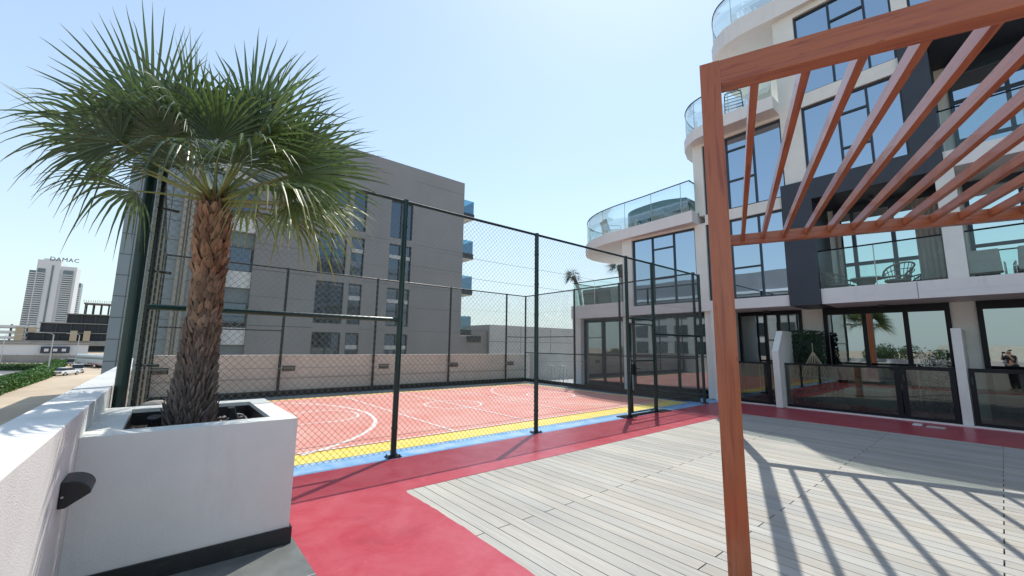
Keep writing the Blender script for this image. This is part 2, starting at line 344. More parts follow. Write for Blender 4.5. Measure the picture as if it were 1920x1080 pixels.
# ---- parapet wall on the left, planter, back wall
pw = thing('parapet_wall', (-.48, 2, 0), 'long white stucco parapet wall running past the planter on the left', 'wall')
MB().box(-.625, -.365, -14, 6.12, -.02, 1.15).build('wall', 'white_stucco', pw, bevel=.006)
MB().box(-.625, -.365, 6.135, 14.62, -.02, 1.15).build('wall', 'white_stucco', pw, bevel=.006)
MB().box(-.615, -.372, 6.12, 6.135, -.02, 1.145).build('joint', 'joint_grey', pw)
MB().box(-.628, -.362, 8.6, 8.606, 0, 1.1515).build('joint', 'joint_grey', pw)
MB().box(-.364, .2, 5.45, 5.95, 0, .905).build('ledge', 'white_render', pw)
bw = thing('boundary_wall', (6, 14.5, 0), 'long beige rendered wall behind the far side of the ball court', 'wall')
MB().box(-.36, 13.1, 14.42, 14.6, -.02, 1.2).build('wall', 'beige_wall', bw)
MB().box(-.36, 13.1, 14.40, 14.62, 1.2, 1.225).build('coping', 'white_render', bw)
MB().box(-.36, 13.1, 14.414, 14.42, .5, .512).build('joint', 'joint_grey', bw)
for i, (x, lb) in enumerate(((-.05, 'recessed wall light on the court wall, nearest the tall green pole'), (3.02, 'recessed wall light on the court wall, second from the left'),
        (6.1, 'recessed wall light on the court wall, middle one of the five'), (9.06, 'recessed wall light on the court wall, second from the right'), (12.05, 'recessed wall light on the court wall, in the far right corner bay'))):
    t = thing('wall_light', (x, 14.42, .81), lb, 'light', 'recessed lights along the court wall')
    MB().box(x-.18, x+.18, 14.39, 14.42, .73, .89).build('housing', 'frame_black', t)
    mb = MB(); [mb.box(x-.15, x+.15, 14.375, 14.39, .75+.035*k, .77+.035*k) for k in range(4)]; mb.build('louvre', 'rattan', t)
pl = thing('planter_box', (.28, 4.6, 0), 'large white rendered planter holding the palm, dark skirting at its foot', 'planter')
b = MB(); X0, X1, Y0, Y1, ZT = -.364, .915, 3.87, 5.42, .975
b.box(X0, X1, Y0, Y0+.2, .13, ZT); b.box(X0, X1, Y1-.2, Y1, .0, ZT); b.box(X0, X0+.19, Y0+.2, Y1-.2, .0, ZT); b.box(X1-.17, X1, Y0+.2, Y1-.2, .0, ZT)
b.box(X0, X1-.002, Y0+.001, Y0+.2, .0, .13)
b.build('planter_wall', 'white_render', pl)
MB().box(X0, X1+.018, Y0-.018, Y0-.0005, .0, .125).box(X1+.0005, X1+.018, Y0-.0005, Y1, .0, .125).build('skirting', 'skirting', pl)
MB().box(X0+.19, X0+.193, Y0+.2, Y1-.2, .5, ZT-.035).box(X1-.173, X1-.17, Y0+.2, Y1-.2, .5, ZT-.035).box(X0+.194, X1-.174, Y1-.203, Y1-.2, .5, ZT-.035).box(X0+.194, X1-.174, Y0+.2, Y0+.203, .5, ZT-.035).build('liner', 'skirting', pl)
sm = bmesh.new(); bmesh.ops.create_grid(sm, x_segments=30, y_segments=30, size=.5)
for v in sm.verts: v.co = Vector((.285+v.co.x*.94, 4.64+v.co.y*1.2, .82+random.uniform(-.02, .03)))
me = bpy.data.meshes.new('soil'); sm.to_mesh(me); me.materials.append(M['soil']); o = bpy.data.objects.new('soil', me); S.collection.objects.link(o); o.parent = pl; o.location = (-.28, -4.6, 0)
cp_ = MB()
for k in range(90):
    a, c = random.uniform(-.15, .7), random.uniform(4.1, 5.15); s_ = random.uniform(.012, .035); z = .84+random.uniform(0, .02)
    q = random.uniform(0, 3); dx, dy = math.cos(q)*s_, math.sin(q)*s_
    cp_.add([(a-dx, c-dy, z), (a+dy*.4, c-dx*.4, z+.006), (a+dx, c+dy, z+.004), (a-dy*.4, c+dx*.4, z), (a, c, z+.018)], [(0, 1, 4), (1, 2, 4), (2, 3, 4), (3, 0, 4), (3, 2, 1, 0)])
cp_.build('wood_chips', 'scrap', pl)
def blob(mb, c, r, sx=1, sy=1, sz=1, seg=10, jit=.15, col=None):
    bm = bmesh.new(); bmesh.ops.create_icosphere(bm, subdivisions=2, radius=1)
    vs = []
    for v in bm.verts:
        k = 1+random.uniform(-jit, jit); vs.append((c[0]+v.co.x*r*sx*k, c[1]+v.co.y*r*sy*k, c[2]+v.co.z*r*sz*k))
    mb.add(vs, [tuple(v.index for v in f.verts) for f in bm.faces], col); bm.free(); return mb
tag(blob(MB(), (-.02, 4.28, .88), .06, 1.6, .8, .55, jit=.35).build('paper_scrap', 'scrap', origin=(-.02, 4.28, .82)), 'crumpled pale scrap lying on the soil at the left of the planter', 'litter')
tag(MB().tube([(.02, 4.5, .78), (.0, 4.45, .9), (-.01, 4.42, 1.0)], .045, 10).build('pipe_stub', 'lamp_black', origin=(.02, 4.5, .78)), 'black pipe stub sticking up from the soil left of the palm trunk', 'pipe')
tag(MB().tube([(.55, 4.72, .78), (.545, 4.7, .9), (.53, 4.68, 1.0)], [.05, .045, .03], 10).build('pipe_stub', 'metal_dark', origin=(.55, 4.7, .78)), 'dark grey pipe stub standing in the soil right of the palm trunk', 'pipe')
tag(MB().tube([(.58+.09*math.cos(a), 4.7+.03*math.sin(a*2), .84+.09*math.sin(a)) for a in [k*.35 for k in range(18)]], .009, 6).build('irrigation_hose', 'aluminium', origin=(.58, 4.7, .8)), 'grey loop of irrigation hose beside the dark pipe in the planter', 'hose')
tag(blob(MB(), (-.02, 5.62, .945), .075, 1.5, 1, .8, jit=.08).build('round_stone', 'rock', smooth=True, origin=(-.02, 5.62, .9)), 'pale rounded stone on the ledge behind the planter', 'stone')
# step light on the parapet
sl_ = thing('step_light', (-.365, 3.5, .8), 'black quarter-round wall lamp fixed to the inner face of the parapet', 'light')
def quarter(mb, y0, y1, x0, zt, r, h):
    pr = [(x0, zt-h)]+[(x0+.03, zt-h)]+[(x0+.03+(r-.03)*math.cos(R(a)), zt-.075+.075*math.sin(R(a))) for a in (0, 15, 30, 45, 60, 75, 90)]+[(x0, zt)]
    mb.hull([(x, y0, z) for x, z in pr], [(x, y1, z) for x, z in pr])
mb = MB(); quarter(mb, 3.40, 3.63, -.364, .822, .125, .14); mb.build('housing', 'lamp_black', sl_, bevel=.005)
MB().tube([(-.35, 3.392, .745), (-.35, 3.402, .745)], .006, 8).build('screw', 'aluminium', sl_)

# ================================================================== FENCES
def link_mesh(A, B, z0, z1, pitch, r, name, parent):
    A, B = Vector((*A, 0)), Vector((*B, 0)); L = (B-A).length; d = (B-A).normalized(); nn = Vector((-d.y, d.x, 0)); H = z1-z0
    mb = MB(); k = -H
    def P3(u, v, o): return A+d*u+nn*o+Vector((0, 0, z0+v))
    for sgn in (1, -1):
        u = -H
        while u < L:
            a0, a1 = max(u, 0), min(u+H, L)
            if a1 > a0+.01:
                v0, v1 = a0-u, a1-u
                if sgn < 0: v0, v1 = H-v0, H-v1
                p, q = P3(a0, v0, sgn*r*.6), P3(a1, v1, sgn*r*.6); w = (q-p).normalized(); s_ = w.cross(nn)
                ring = [nn*r, -nn*r*.5+s_*r*.87, -nn*r*.5-s_*r*.87]
                mb.add([p+x for x in ring]+[q+x for x in ring], [(0, 1, 4, 3), (1, 2, 5, 4), (2, 0, 3, 5)])
            u += pitch
    return mb.build(name, 'wire', parent)
def fence(A, B, stations, H, label, r_post=.042, mids=(), tension=(), pitch=.082, plates=True, postmat='post_green', kick=0, z0=.08, gaps=(), wr=.0024):
    A2, B2 = Vector((*A, 0)), Vector((*B, 0)); L = (B2-A2).length; d = (B2-A2).normalized(); nn = Vector((-d.y, d.x, 0))
    at_ = lambda u, z, o=0: A2+d*u+nn*o+Vector((0, 0, z))
    t = thing('chain_link_fence', tuple((A2+B2)/2), label, 'fence', 'chain-link fences round the ball court')
    for u in stations:
        mb = MB().tube([at_(u, 0), at_(u, H+.03)], r_post, 12)
        for z in (.4, 1.0, 1.6, 2.2, 2.8, 3.4): mb.tube([at_(u-.0, z-.015), at_(u, z+.015)], r_post+.006, 12)
        po = mb.build('post', postmat, t, smooth=False)
        if plates:
            pm = MB(); c = at_(u, 0); pm.bar(c-d*.10+Vector((0, 0, .012)), c+d*.10+Vector((0, 0, .012)), .15, .012)
            for sx in (-.075, .075):
                for sy in (-.055, .055): q = c+d*sx+nn*sy; pm.tube([q+Vector((0, 0, .015)), q+Vector((0, 0, .04))], .009, 6)
            pm.build('base_plate', 'post_black', po)
    MB().tube([at_(0, H), at_(L, H)], .024, 10).build('top_rail', postmat, t)
    for u0, u1, z, r in mids: MB().tube([at_(u0, z), at_(u1, z)], r, 10).build('mid_rail', postmat, t)
    lo = []
    if not gaps: gaps = ((0, L, z0),)
    for u0, u1, zz in gaps:
        link_mesh(at_(u0, 0)[:2], at_(u1, 0)[:2], zz, H, pitch, wr, 'chain_link_mesh', t)
    for z in tension:
        pa = [at_(L*k/20, z-.012*math.sin(math.pi*k/20*4)**2) for k in range(21)]
        MB().tube(pa, .003, 5, caps=False).build('tension_wire', 'wire', t)
    if kick: MB().bar(at_(0, kick/2, -.03), at_(L, kick/2, -.03), .02, kick).build('kick_strip', 'post_black', t)
    return t
FX = -.24
ff = fence((FX, 5.76), (12.28, 5.76), [2.89, 5.7, 8.72, 9.88, 12.5], 3.8, 'near chain-link fence of the ball court with a gate and dark green posts',
      mids=[(.05, 2.86, 1.96, .032), (9.9, 12.48, 1.95, .03), (8.72, 9.88, 2.30, .022)], tension=(3.1, 2.75, 1.3, .3), gaps=((0, 8.72, .06), (8.72, 9.88, 2.3), (9.88, 12.5, .06)))
gt = tag(MB().tube([(8.56, 5.74, .08), (8.56, 5.74, 2.17), (9.56, 5.74, 2.17), (9.56, 5.74, .08)], .036, 8, closed=True).build('gate', 'post_green', ff), 'gate of the fence standing shut between its two posts')
MB().tube([(8.56, 5.74, 1.28), (9.56, 5.74, 1.28)], .02, 8).build('gate_rail', 'post_green', gt)
link_mesh((8.56, 5.74), (9.56, 5.74), .08, 2.17, .082, .0019, 'gate_mesh', gt)
MB().box(8.6, 8.68, 5.68, 5.78, .95, 1.2).tube([(8.62, 5.66, 1.1), (8.62, 5.6, 1.1), (8.72, 5.6, 1.1)], .012, 8).build('gate_lock', 'post_black', gt)
MB().box(8.2, 10.05, 5.70, 5.82, .004, .03).box(8.15, 8.55, 5.60, 5.9, .004, .018).box(9.6, 10.1, 5.6, 5.9, .004, .018).build('gate_sill', 'post_black', gt)
fence((FX, 14.3), (12.85, 14.3), [0, 2.98, 5.9, 8.98, 11.93], 3.92, 'far chain-link fence of the ball court in front of the beige wall', r_post=.04,
      mids=[(.05, 2.95, 1.97, .02), (11.95, 13.05, 2.0, .018)], tension=(3.1, 1.4, .55), plates=False, postmat='post_black', kick=.16, wr=.0027)
fence((12.85, 14.3), (12.42, 5.95), [.0, 3.17, 5.45, 8.3], 3.92, 'right-hand chain-link fence of the ball court beside the apartment patios', r_post=.04,
      mids=[(.05, 3.15, 2.0, .018), (.05, 8.3, 1.29, .02)], tension=(3.1,), plates=False, postmat='post_black', kick=.14, wr=.0026)
fence((FX, 5.86), (FX, 14.25), [3.2, 6.0], 3.88, 'left-hand chain-link fence of the ball court seen almost edge on', r_post=.03, tension=(1.2, 2.4), plates=False, postmat='post_black', wr=.003)
lp = thing('light_pole', (-.33, 5.80, .9), 'thick dark green pole standing at the near left corner of the court', 'pole')
MB().tube([(-.30, 5.76, .905), (-.30, 5.76, 4.1)], .053, 18).build('pole', 'post_green', lp)
MB().box(-.42, -.17, 5.64, 5.88, .906, .925).build('base_plate', 'post_black', lp)
cpst = tag(MB().tube([(-.19, 5.78, .9), (-.19, 5.78, 3.85)], .026, 12).build('corner_post', 'post_black', origin=(-.19, 5.78, .9)), 'slim black corner post beside the thick green pole', 'post')
for z in (1.35, 2.35, 3.05, 3.55):
    MB().tube([(-.22, 5.78, z), (-.03, 5.80, z-.01)], [.012, .018], 8).build('clamp', 'post_black', cpst)

# ================================================================== PERGOLA
A_ = R(21.5); rv = Vector((math.cos(A_), math.sin(A_), 0)); bv_ = Vector((math.sin(A_), -math.cos(A_), 0))
N0 = Vector((2.99, 1.31, 0)); LEN = 5.58   # outer corner of the near post
pg = thing('pergola', tuple(N0), 'reddish brown slatted pergola over the deck on the right', 'pergola')
pg.rotation_euler = (0, 0, A_)
def plocal(mb, name, m, bevel=.004):        # local frame: x along rafters, -y along beams
    o = mb.build(name, m, None, bevel=bevel); o.parent = pg; return o
HB = 3.8; PW = .14; WL = 9.0
for (x, y) in ((0, 0), (LEN, 0), (0, -WL), (LEN, -WL)):
    po = plocal(MB().box(x, x+PW, y-PW, y, .02, HB), 'post', 'wood_z')
    fp = plocal(MB().box(x-.03, x+PW+.03, y-PW-.03, y+.03, .006, .02), 'foot_plate', 'metal_dark', 0); fp.parent = po
for x in (0, LEN):
    plocal(MB().box(x+.002, x+PW-.002, -WL+.001, -PW-.001, HB-.2, HB-.003), 'beam', 'wood_y')
plocal(MB().box(PW+.001, LEN-.001, -PW+.002, -.002, HB-.2, HB-.003), 'tie_beam', 'wood_x')
k = 0
while True:
    y = -PW-.235-.335*k
    if y < -WL+.3: break
    plocal(MB().box(PW+.001, LEN-.001, y-.03, y+.03, HB-.128, HB-.012), 'rafter', 'wood_x', .002); k += 1

# ================================================================== PALM
def vcol(a, b, t): return tuple(a[i]+(b[i]-a[i])*t for i in range(3))
pm = thing('palm_tree', (.23, 4.68, .8), 'fan palm with shaggy brown trunk growing in the white planter', 'palm')
tk = MB()
def trad(z):
    for (a, ra), (b_, rb) in zip(((.75, .205), (1.0, .19), (1.3, .165), (1.7, .145), (2.3, .138), (2.62, .150), (2.78, .13), (3.02, .05)), ((1.0, .19), (1.3, .165), (1.7, .145), (2.3, .138), (2.62, .150), (2.78, .13), (3.02, .05), (3.1, .02))):
        if z <= b_: return (ra+(rb-ra)*(z-a)/(b_-a))*(.88 if z > 1 else .93)
    return .02
def tcx(z): return Vector((.225+.02*math.sin((z-.8)*1.6), 4.68+.01*math.sin(z*2), z))
vs = []; fs = []; nr = 20; zs = [.75+i*.06 for i in range(39)]
for z in zs:
    for k2 in range(nr): a = 2*math.pi*k2/nr; vs.append(tcx(z)+Vector((math.cos(a), math.sin(a), 0))*trad(z)*.9)
for i in range(len(zs)-1): fs += [(i*nr+k2, i*nr+(k2+1) % nr, (i+1)*nr+(k2+1) % nr, (i+1)*nr+k2) for k2 in range(nr)]
tk.add(vs, fs, (.075, .048, .035))
z = .80; row = 0
while z < 2.82:
    up = (z-.8)/2.0
    if z > 2.18: nper, w, h, out, dz = 12, .030, .11, .034, .046
    elif z > 1.7: nper, w, h, out, dz = 13, .026, .085, .016, .038
    else: nper, w, h, out, dz = 17, .013, .085, .022+.03*max(0, 1.35-z), .024
    for j in range(nper):
        a = 2*math.pi*(j+(row % 2)*.5)/nper+random.uniform(-.12, .12); zz = z+random.uniform(-.02, .02)
        ww, hh, oo = w*random.uniform(.7, 1.25), h*random.uniform(.7, 1.3), out*random.uniform(.5, 1.5)
        er = Vector((math.cos(a), math.sin(a), 0)); et = Vector((-math.sin(a), math.cos(a), 0)); lean = random.uniform(-.25, .25)
        c0 = tcx(zz)+er*trad(zz)*.88; up_ = Vector((0, 0, 1))+et*lean
        bright = random.uniform(.55, 1.3)
        if z > 2.18: c1 = vcol((.20, .10, .06), (.33, .19, .115), random.random())
        else:
            q_ = min(1, max(0, (z-1.25+random.uniform(-.2, .2))/.7)); rr_ = random.random()
            c1 = vcol(vcol((.13, .108, .10), (.22, .175, .15), rr_), vcol((.19, .11, .07), (.26, .165, .11), rr_), q_)
        c1 = tuple(c*bright for c in c1); c0c = tuple(c*.55 for c in c1)
        pts_ = [c0-et*ww, c0+et*ww, c0+up_*hh*.5+er*oo*.55-et*ww*.95, c0+up_*hh*.5+er*oo*.55+et*ww*.95, c0+up_*hh+er*oo-et*ww*.45, c0+up_*hh+er*oo+et*ww*.45,
                c0+er*.012, c0+up_*hh*.5+er*(oo*.55+.014), c0+up_*hh+er*(oo+.006)]
        tk.add(pts_, [(0, 6, 7, 2), (6, 1, 3, 7), (2, 7, 8, 4), (7, 3, 5, 8), (4, 8, 5, 3, 1, 0, 2)], c1)
    z += dz; row += 1
for j in range(420):    # fibres hanging off the trunk
    z = .8+2.0*random.random()**1.4; a = random.uniform(0, 6.283); er = Vector((math.cos(a), math.sin(a), 0)); et = Vector((-math.sin(a), math.cos(a), 0))
    c0 = tcx(z)+er*trad(z)*.95; ln_ = random.uniform(.04, .13); e = c0+er*random.uniform(.015, .05)+Vector((0, 0, ln_))+et*random.uniform(-.03, .03)
    c = vcol((.12, .08, .06), (.3, .23, .18), random.random())
    tk.add([c0-et*.004, c0+et*.004, e], [(0, 1, 2)], c)
for j in range(120):
    a = random.uniform(0, 6.283); er = Vector((math.cos(a), math.sin(a), 0)); z = random.uniform(2.65, 2.95); et = Vector((-math.sin(a), math.cos(a), 0))
    c0 = tcx(z)+er*trad(z)*.8; e = c0+er*random.uniform(.03, .12)+Vector((0, 0, random.uniform(.05, .17))); w = random.uniform(.006, .018)
    c = vcol((.07, .04, .03), (.2, .10, .06), random.random()); tk.add([c0-et*w, c0+et*w, e+et*w*.2], [(0, 1, 2)], c)
tk.build('trunk', 'palm_trunk', pm)
def frond(az, el, pl_, R_, nseg, spread, droop, twist, green, old=0, hz=2.9, bend=0):
    mb = MB(); d = Vector((math.cos(R(az))*math.cos(R(el)), math.sin(R(az))*math.cos(R(el)), math.sin(R(el))))
    h0 = tcx(hz)+Vector((math.cos(R(az)), math.sin(R(az)), 0))*.05
    sag = .10*pl_*(1-math.sin(R(max(el, 0))))
    pts_ = [h0+d*pl_*t-Vector((0, 0, sag*t*t)) for t in (0, .25, .5, .75, 1)]
    pc = vcol((.16, .20, .06), (.30, .26, .10), old+random.uniform(0, .25))
    mb.tube(pts_, [.022, .015, .011, .009, .008], 6, pc)
    d2 = (pts_[-1]-pts_[-2]).normalized()
    d2 = (d2+Vector((0, 0, bend))).normalized()
    lat = d2.cross(Vector((0, 0, 1)))
    lat = lat.normalized() if lat.length > .15 else Vector((-math.sin(R(az)), math.cos(R(az)), 0))
    nm = lat.cross(d2).normalized()
    if nm.z < 0: nm = -nm
    tw = Matrix.Rotation(R(twist), 3, d2); lat = tw @ lat; nm = tw @ nm
    hub = pts_[-1]
    da = 2*spread/nseg; split = .36
    for i in range(nseg):
        a = R(-spread+da*(i+.5)); u = i/(nseg-1)*2-1
        Ls = R_*(1-.28*abs(u)**2.2)*random.uniform(.93, 1.06)
        dirv = d2*math.cos(a)+lat*math.sin(a)
        dirv = (dirv+nm*(-.10*abs(math.sin(a))+random.uniform(-.05, .05))).normalized()
        sd_ = nm.cross(dirv).normalized()
        dr = droop*random.uniform(.6, 1.4); kink = random.random() < .12+.25*old
        vs = []; ts = (0.03, .2, split, .6, .78, .9, 1.0)
        wmax = Ls*split*math.tan(R(da/2))*1.03
        for t in ts:
            w = wmax*(t/split) if t < split else wmax*(1-((t-split)/(1-split))**1.25)+.0008
            f_ = max(0, t-split)/(1-split)
            drop = dr*Ls*(.10*t*t+.62*f_**2)+(0.35*Ls*max(0, t-.6) if kink else 0)
            shr = 1-.12*dr*f_
            c = hub+dirv*Ls*t*shr-Vector((0, 0, drop))+sd_*random.uniform(-.004, .004)*f_
            vs += [c-sd_*w, c+nm*w*.55, c+sd_*w]
        base = vcol(green, (green[0]*1.35, green[1]*1.2, green[2]*1.1), random.random())
        br = random.uniform(.8, 1.2); base = tuple(x*br for x in base)
        yel = (.38, .33, .06); brn = (.27, .17, .08)
        for q in range(len(ts)-1):
            t = ts[q]; c = base
            if old > .3 and t > .5: c = vcol(base, yel, min(1, old*(t-.3)*1.6*random.uniform(.6, 1.2)))
            if t >= .9 and random.random() < .35+old: c = vcol(c, brn, .7)
            mb.add([vs[3*q], vs[3*q+1], vs[3*q+2], vs[3*q+3], vs[3*q+4], vs[3*q+5]], [(0, 1, 4, 3), (1, 2, 5, 4)], c)
    return mb.build('frond', 'palm_leaf', pm)
G1, G2, G3 = (.066, .108, .058), (.060, .098, .066), (.090, .138, .060)
# azimuth: 140 = picture left, -40 = picture right, 267 = towards the camera, 87 = away
FR = [  # az, el, petiole, radius, n, spread, droop, twist, colour, old, hub height, bend
 (150, 50, .86, 1.24, 34, 80, .05, 80, G2, 0, 2.97, .1), (132, 68, .70, 1.02, 30, 88, .08, 62, G1, 0, 2.98, .1),
 (-30, 76, .76, 1.06, 34, 92, .06, 84, G1, 0, 2.99, .1), (-50, 60, .66, 1.0, 34, 94, .08, 72, G3, 0, 2.98, .1),
 (-35, 42, .70, .98, 32, 92, .12, 66, G3, 0, 2.96, .1), (-44, 22, .72, .98, 32, 92, .16, 58, G3, .1, 2.94, .05), (-24, 30, .78, .86, 30, 92, .2, -60, G1, 0, 2.94, .05),
 (-46, 2, .72, .88, 30, 90, .5, 30, G3, .35, 2.92, .1), (-62, 8, .62, .80, 26, 86, .8, 20, G3, .45, 2.91, .15), (-32, 0, .60, .78, 26, 86, .7, -20, G3, .4, 2.90, .15),
 (262, 62, .50, .76, 30, 96, .45, 5, G1, .05, 2.97, 0), (225, 52, .56, .76, 28, 90, .5, -30, G2, .05, 2.96, 0), (302, 48, .52, .78, 30, 92, .5, 30, G1, .05, 2.96, 0),
 (182, 30, .74, .80, 28, 84, .55, 45, G2, .1, 2.94, .05), (152, 24, .84, .84, 20, 62, .85, 40, G2, .3, 2.93, .2), (146, 27, 1.0, 1.05, 12, 30, .06, 40, G2, .35, 2.93, .1),
 (140, 12, .72, .80, 24, 76, .7, 20, G2, .2, 2.92, .12), (120, 36, .74, .88, 30, 90, .3, -40, G1, .1, 2.95, 0), (100, 44, .66, .92, 32, 94, .25, 0, G1, 0, 2.96, 0), (75, 52, .64, .95, 32, 96, .2, 20, G1, 0, 2.97, 0),
 (50, 34, .66, .92, 32, 94, .3, 0, G1, 0, 2.94, 0), (15, 36, .66, .92, 32, 94, .25, -20, G3, 0, 2.95, 0), (0, 14, .64, .84, 30, 92, .45, 0, G3, .3, 2.92, 0),
 (62, 16, .58, .8, 28, 92, .5, 0, G1, .2, 2.92, 0), (260, 80, .5, .84, 32, 96, .25, -8, G1, 0, 2.99, 0), (198, 66, .58, .86, 30, 92, .25, 55, G2, 0, 2.98, 0),
 (208, 44, .56, .74, 28, 88, .5, 10, G2, .05, 2.96, 0), (170, 46, .60, .82, 30, 88, .3, 70, G1, .05, 2.96, 0), (240, 22, .46, .66, 24, 80, .8, -10, G2, .2, 2.92, .1),
 (-20, 56, .6, .96, 32, 92, .12, -70, G1, 0, 2.98, 0), (-78, 26, .54, .78, 28, 90, .7, 12, G1, .3, 2.94, .05)]
for a in FR: frond(*a)

# ================================================================== APARTMENT BUILDING
AB = thing('apartment_building', (20, 3, 0), 'white stepped apartment building with curved glass balconies and blue windows', 'building')
wl = MB()
# cores of each storey
wl.box(15.12, 27, -13, 5.97, 0, 2.82); wl.box(13.95, 27, 5.97, 11.88, 0, 2.8)
wl.box(15.12, 27, -13, 3.0, 3.22, 5.8); wl.box(13.95, 27, 3.72, 9.25, 3.12, 5.7)
wl.box(15.12, 27, -13, .97, 6.21, 9.0); wl.box(13.95, 27, .97, 6.28, 6.33, 8.6); wl.box(13.95, 27, -13, 3.6, 9.9, 11.6); wl.box(13.95, 27, .97, 3.6, 8.6, 9.9)
# piers and bands on the front plane
def fw(y0, y1, z0, z1, x0=13.4, x1=13.95): wl.box(x0, x1, y0, y1, z0, z1)
fw(8.82, 9.25, 3.13, 5.75); fw(5.97, 6.34, 3.13, 5.75); fw(6.34, 8.82, 5.68, 5.75); fw(6.15, 6.28, 6.15, 8.56); fw(5.95, 6.15, 6.02, 8.56)
fw(3.72, 5.97, 5.68, 6.02); fw(3.6, 5.95, 8.46, 8.56); fw(3.07, 3.6, 6.33, 11.6); fw(.97, 3.07, 8.54, 8.92); fw(.97, 3.07, 11.44, 11.6)
fw(.68, .97, 9.905, 11.6); fw(.3, .62, 3.23, 5.8, 13.4, 15.1); fw(-13, .68, 11.2, 11.6)
fw(5.72, 5.97, 0, 2.82, 13.41, 15.1); fw(5.97, 6.2, 0, 2.8, 13.5, 13.95)
fw(9.05, 9.4, 0, 2.78, 13.55, 13.95); fw(11.43, 11.88, 0, 2.78, 13.42, 13.95)
for y0, y1 in ((3.34, 3.88), (.30, .74), (-3.4, -3.0), (-7.4, -7.0)): fw(y0, y1, 0, 2.82, 14.97, 15.12)
for z0, z1 in ((3.23, 5.8), (6.2, 9.0)): fw(.24, .45 if z0 > 6 else .3, z0, z1, 14.97, 15.12); fw(-3.6, -3.2, z0, z1, 13.41, 15.12); fw(-7.4, -7.0, z0, z1, 13.41, 15.12)
fw(2.86, 3.0, 3.23, 5.75, 14.97, 15.12)
wl.build('wall', 'white_render', AB)
# slabs
MB().box(13.4, 15.12, -13, 2.99, 2.82, 2.98).box(13.4, 13.55, -13, 2.99, 2.982, 3.23).box(13.4, 15.12, 3.73, 5.97, 2.82, 3.13).box(13.4, 13.95, 5.97, 9.25, 2.8, 3.13).build('floor_slab', 'fascia_white', AB)
MB().box(13.36, 22, 9.252, 11.9, 2.78, 3.34).build('floor_slab', 'fascia_white', AB)
MB().box(13.4, 15.12, -13, .44, 5.8, 6.2).build('floor_slab', 'fascia_white', AB)
MB().box(13.396, 13.4, 1.13, 1.14, 2.83, 3.22).build('slab_joint', 'joint_grey', AB)
SA = [(12.97, 6.2), (13.05, 7.2), (13.14, 8.3), (13.18, 9.2), (13.27, 9.9), (13.45, 10.6), (13.75, 11.2), (14.2, 11.75), (14.8, 12.2), (15.5, 12.42), (16.3, 12.4), (17, 12.1), (17.6, 11.5), (17.9, 10.6), (17.95, 9.3), (27, 9.3), (27, 6.2)]
MB().prism(SA, 5.752, 6.15).build('balcony_slab', 'fascia_white', AB)
SM = [(12.86, 3.6), (12.82, 4.3), (12.82, 5.0), (12.86, 5.5), (12.98, 6.0), (13.2, 6.35), (13.6, 6.65), (14.2, 6.85), (15, 6.9), (16, 6.8), (17, 6.5), (17.6, 6.0), (17.8, 5.0), (18, 3.6)]
MB().prism(SM, 8.565, 8.95).build('balcony_slab', 'fascia_white', AB)
ST = [(13.25, -13), (13.25, 2.0), (13.2, 3.5), (13.15, 4.4), (13.25, 4.95), (13.5, 5.35), (13.95, 5.65), (14.6, 5.88), (15.4, 5.95), (16.4, 5.9), (17.5, 5.5), (18.2, 4.8), (18.5, 3.8), (27, 3.6), (27, -13)]
MB().prism(ST, 11.602, 12.2).build('roof_slab', 'fascia_white', AB)
# dark frames
dc = MB(); dc.box(13.33, 15.0, 3.0, 3.72, 2.81, 6.325); dc.box(13.33, 15.11, .62, 3.0, 5.76, 6.325); dc.box(13.33, 13.95, .45, .62, 5.805, 6.325); dc.box(13.33, 15.11, .45, .965, 6.326, 9.9); dc.box(13.33, 15.11, -13, .45, 9.0, 9.9)
dc.build('dark_frame', 'dark_cladding', AB)
# windows
def window(par, X, y0, y1, z0, z1, vm=(), hm=(), glass='glass_upper', fm='frame_blue', fw_=.05, depth=.07, name='window', head=0):
    mb = MB(); a, b2 = X-depth, X+.0
    mb.box(a, b2, y0, y1, z0, z0+fw_); mb.box(a, b2, y0, y1, z1-fw_-head, z1); mb.box(a, b2, y0, y0+fw_, z0+fw_, z1-fw_-head); mb.box(a, b2, y1-fw_, y1, z0+fw_, z1-fw_-head)
    for v in vm: mb.box(a+.004, b2, v-fw_/2, v+fw_/2, z0+fw_, z1-fw_-head)
    for ya, yb, z in hm: mb.box(a+.006, b2, ya, yb, z-fw_/2, z+fw_/2)
    w = mb.build(name, fm, par); MB().box(X-.02, X-.004, y0+.01, y1-.01, z0+.01, z1-.01-head).build('pane', glass, w)
    return w
XW = 13.54
window(AB, XW, 6.34, 8.82, 3.13, 5.68, (7.15, 7.99), ((7.15, 7.99, 5.18), (7.15, 7.99, 4.08)))
window(AB, XW, 3.72, 5.97, 3.13, 5.68, (4.40, 5.22), ((4.40, 5.22, 4.10),))
window(AB, XW, 3.6, 5.95, 6.02, 8.46, (4.40, 5.20), ((4.40, 5.2, 8.0), (4.40, 5.2, 6.97)))
window(AB, XW, .97, 3.07, 6.33, 8.54, (1.64, 2.25), ((1.64, 2.25, 7.98), (1.64, 2.25, 7.0)))
window(AB, XW, .97, 3.07, 8.92, 11.44, (1.5, 2.25), ((1.5, 2.25, 10.82),))
window(AB, XW, -6, .68, 9.905, 11.2, (-.4, -1.5, -2.8, -4.4))
XG = 14.99
window(AB, XG, .68, 2.86, 3.23, 5.76, (1.6, 2.44), ((.7, 2.86, 4.05),), 'glass_niche', fw_=.09, head=.12)
window(AB, XG, -3.2, .24, 3.23, 5.8, (-.66, -1.9), ((-.66, .24, 4.16), (-1.9, -.66, 4.16)), 'glass_niche', fw_=.08, head=.1)
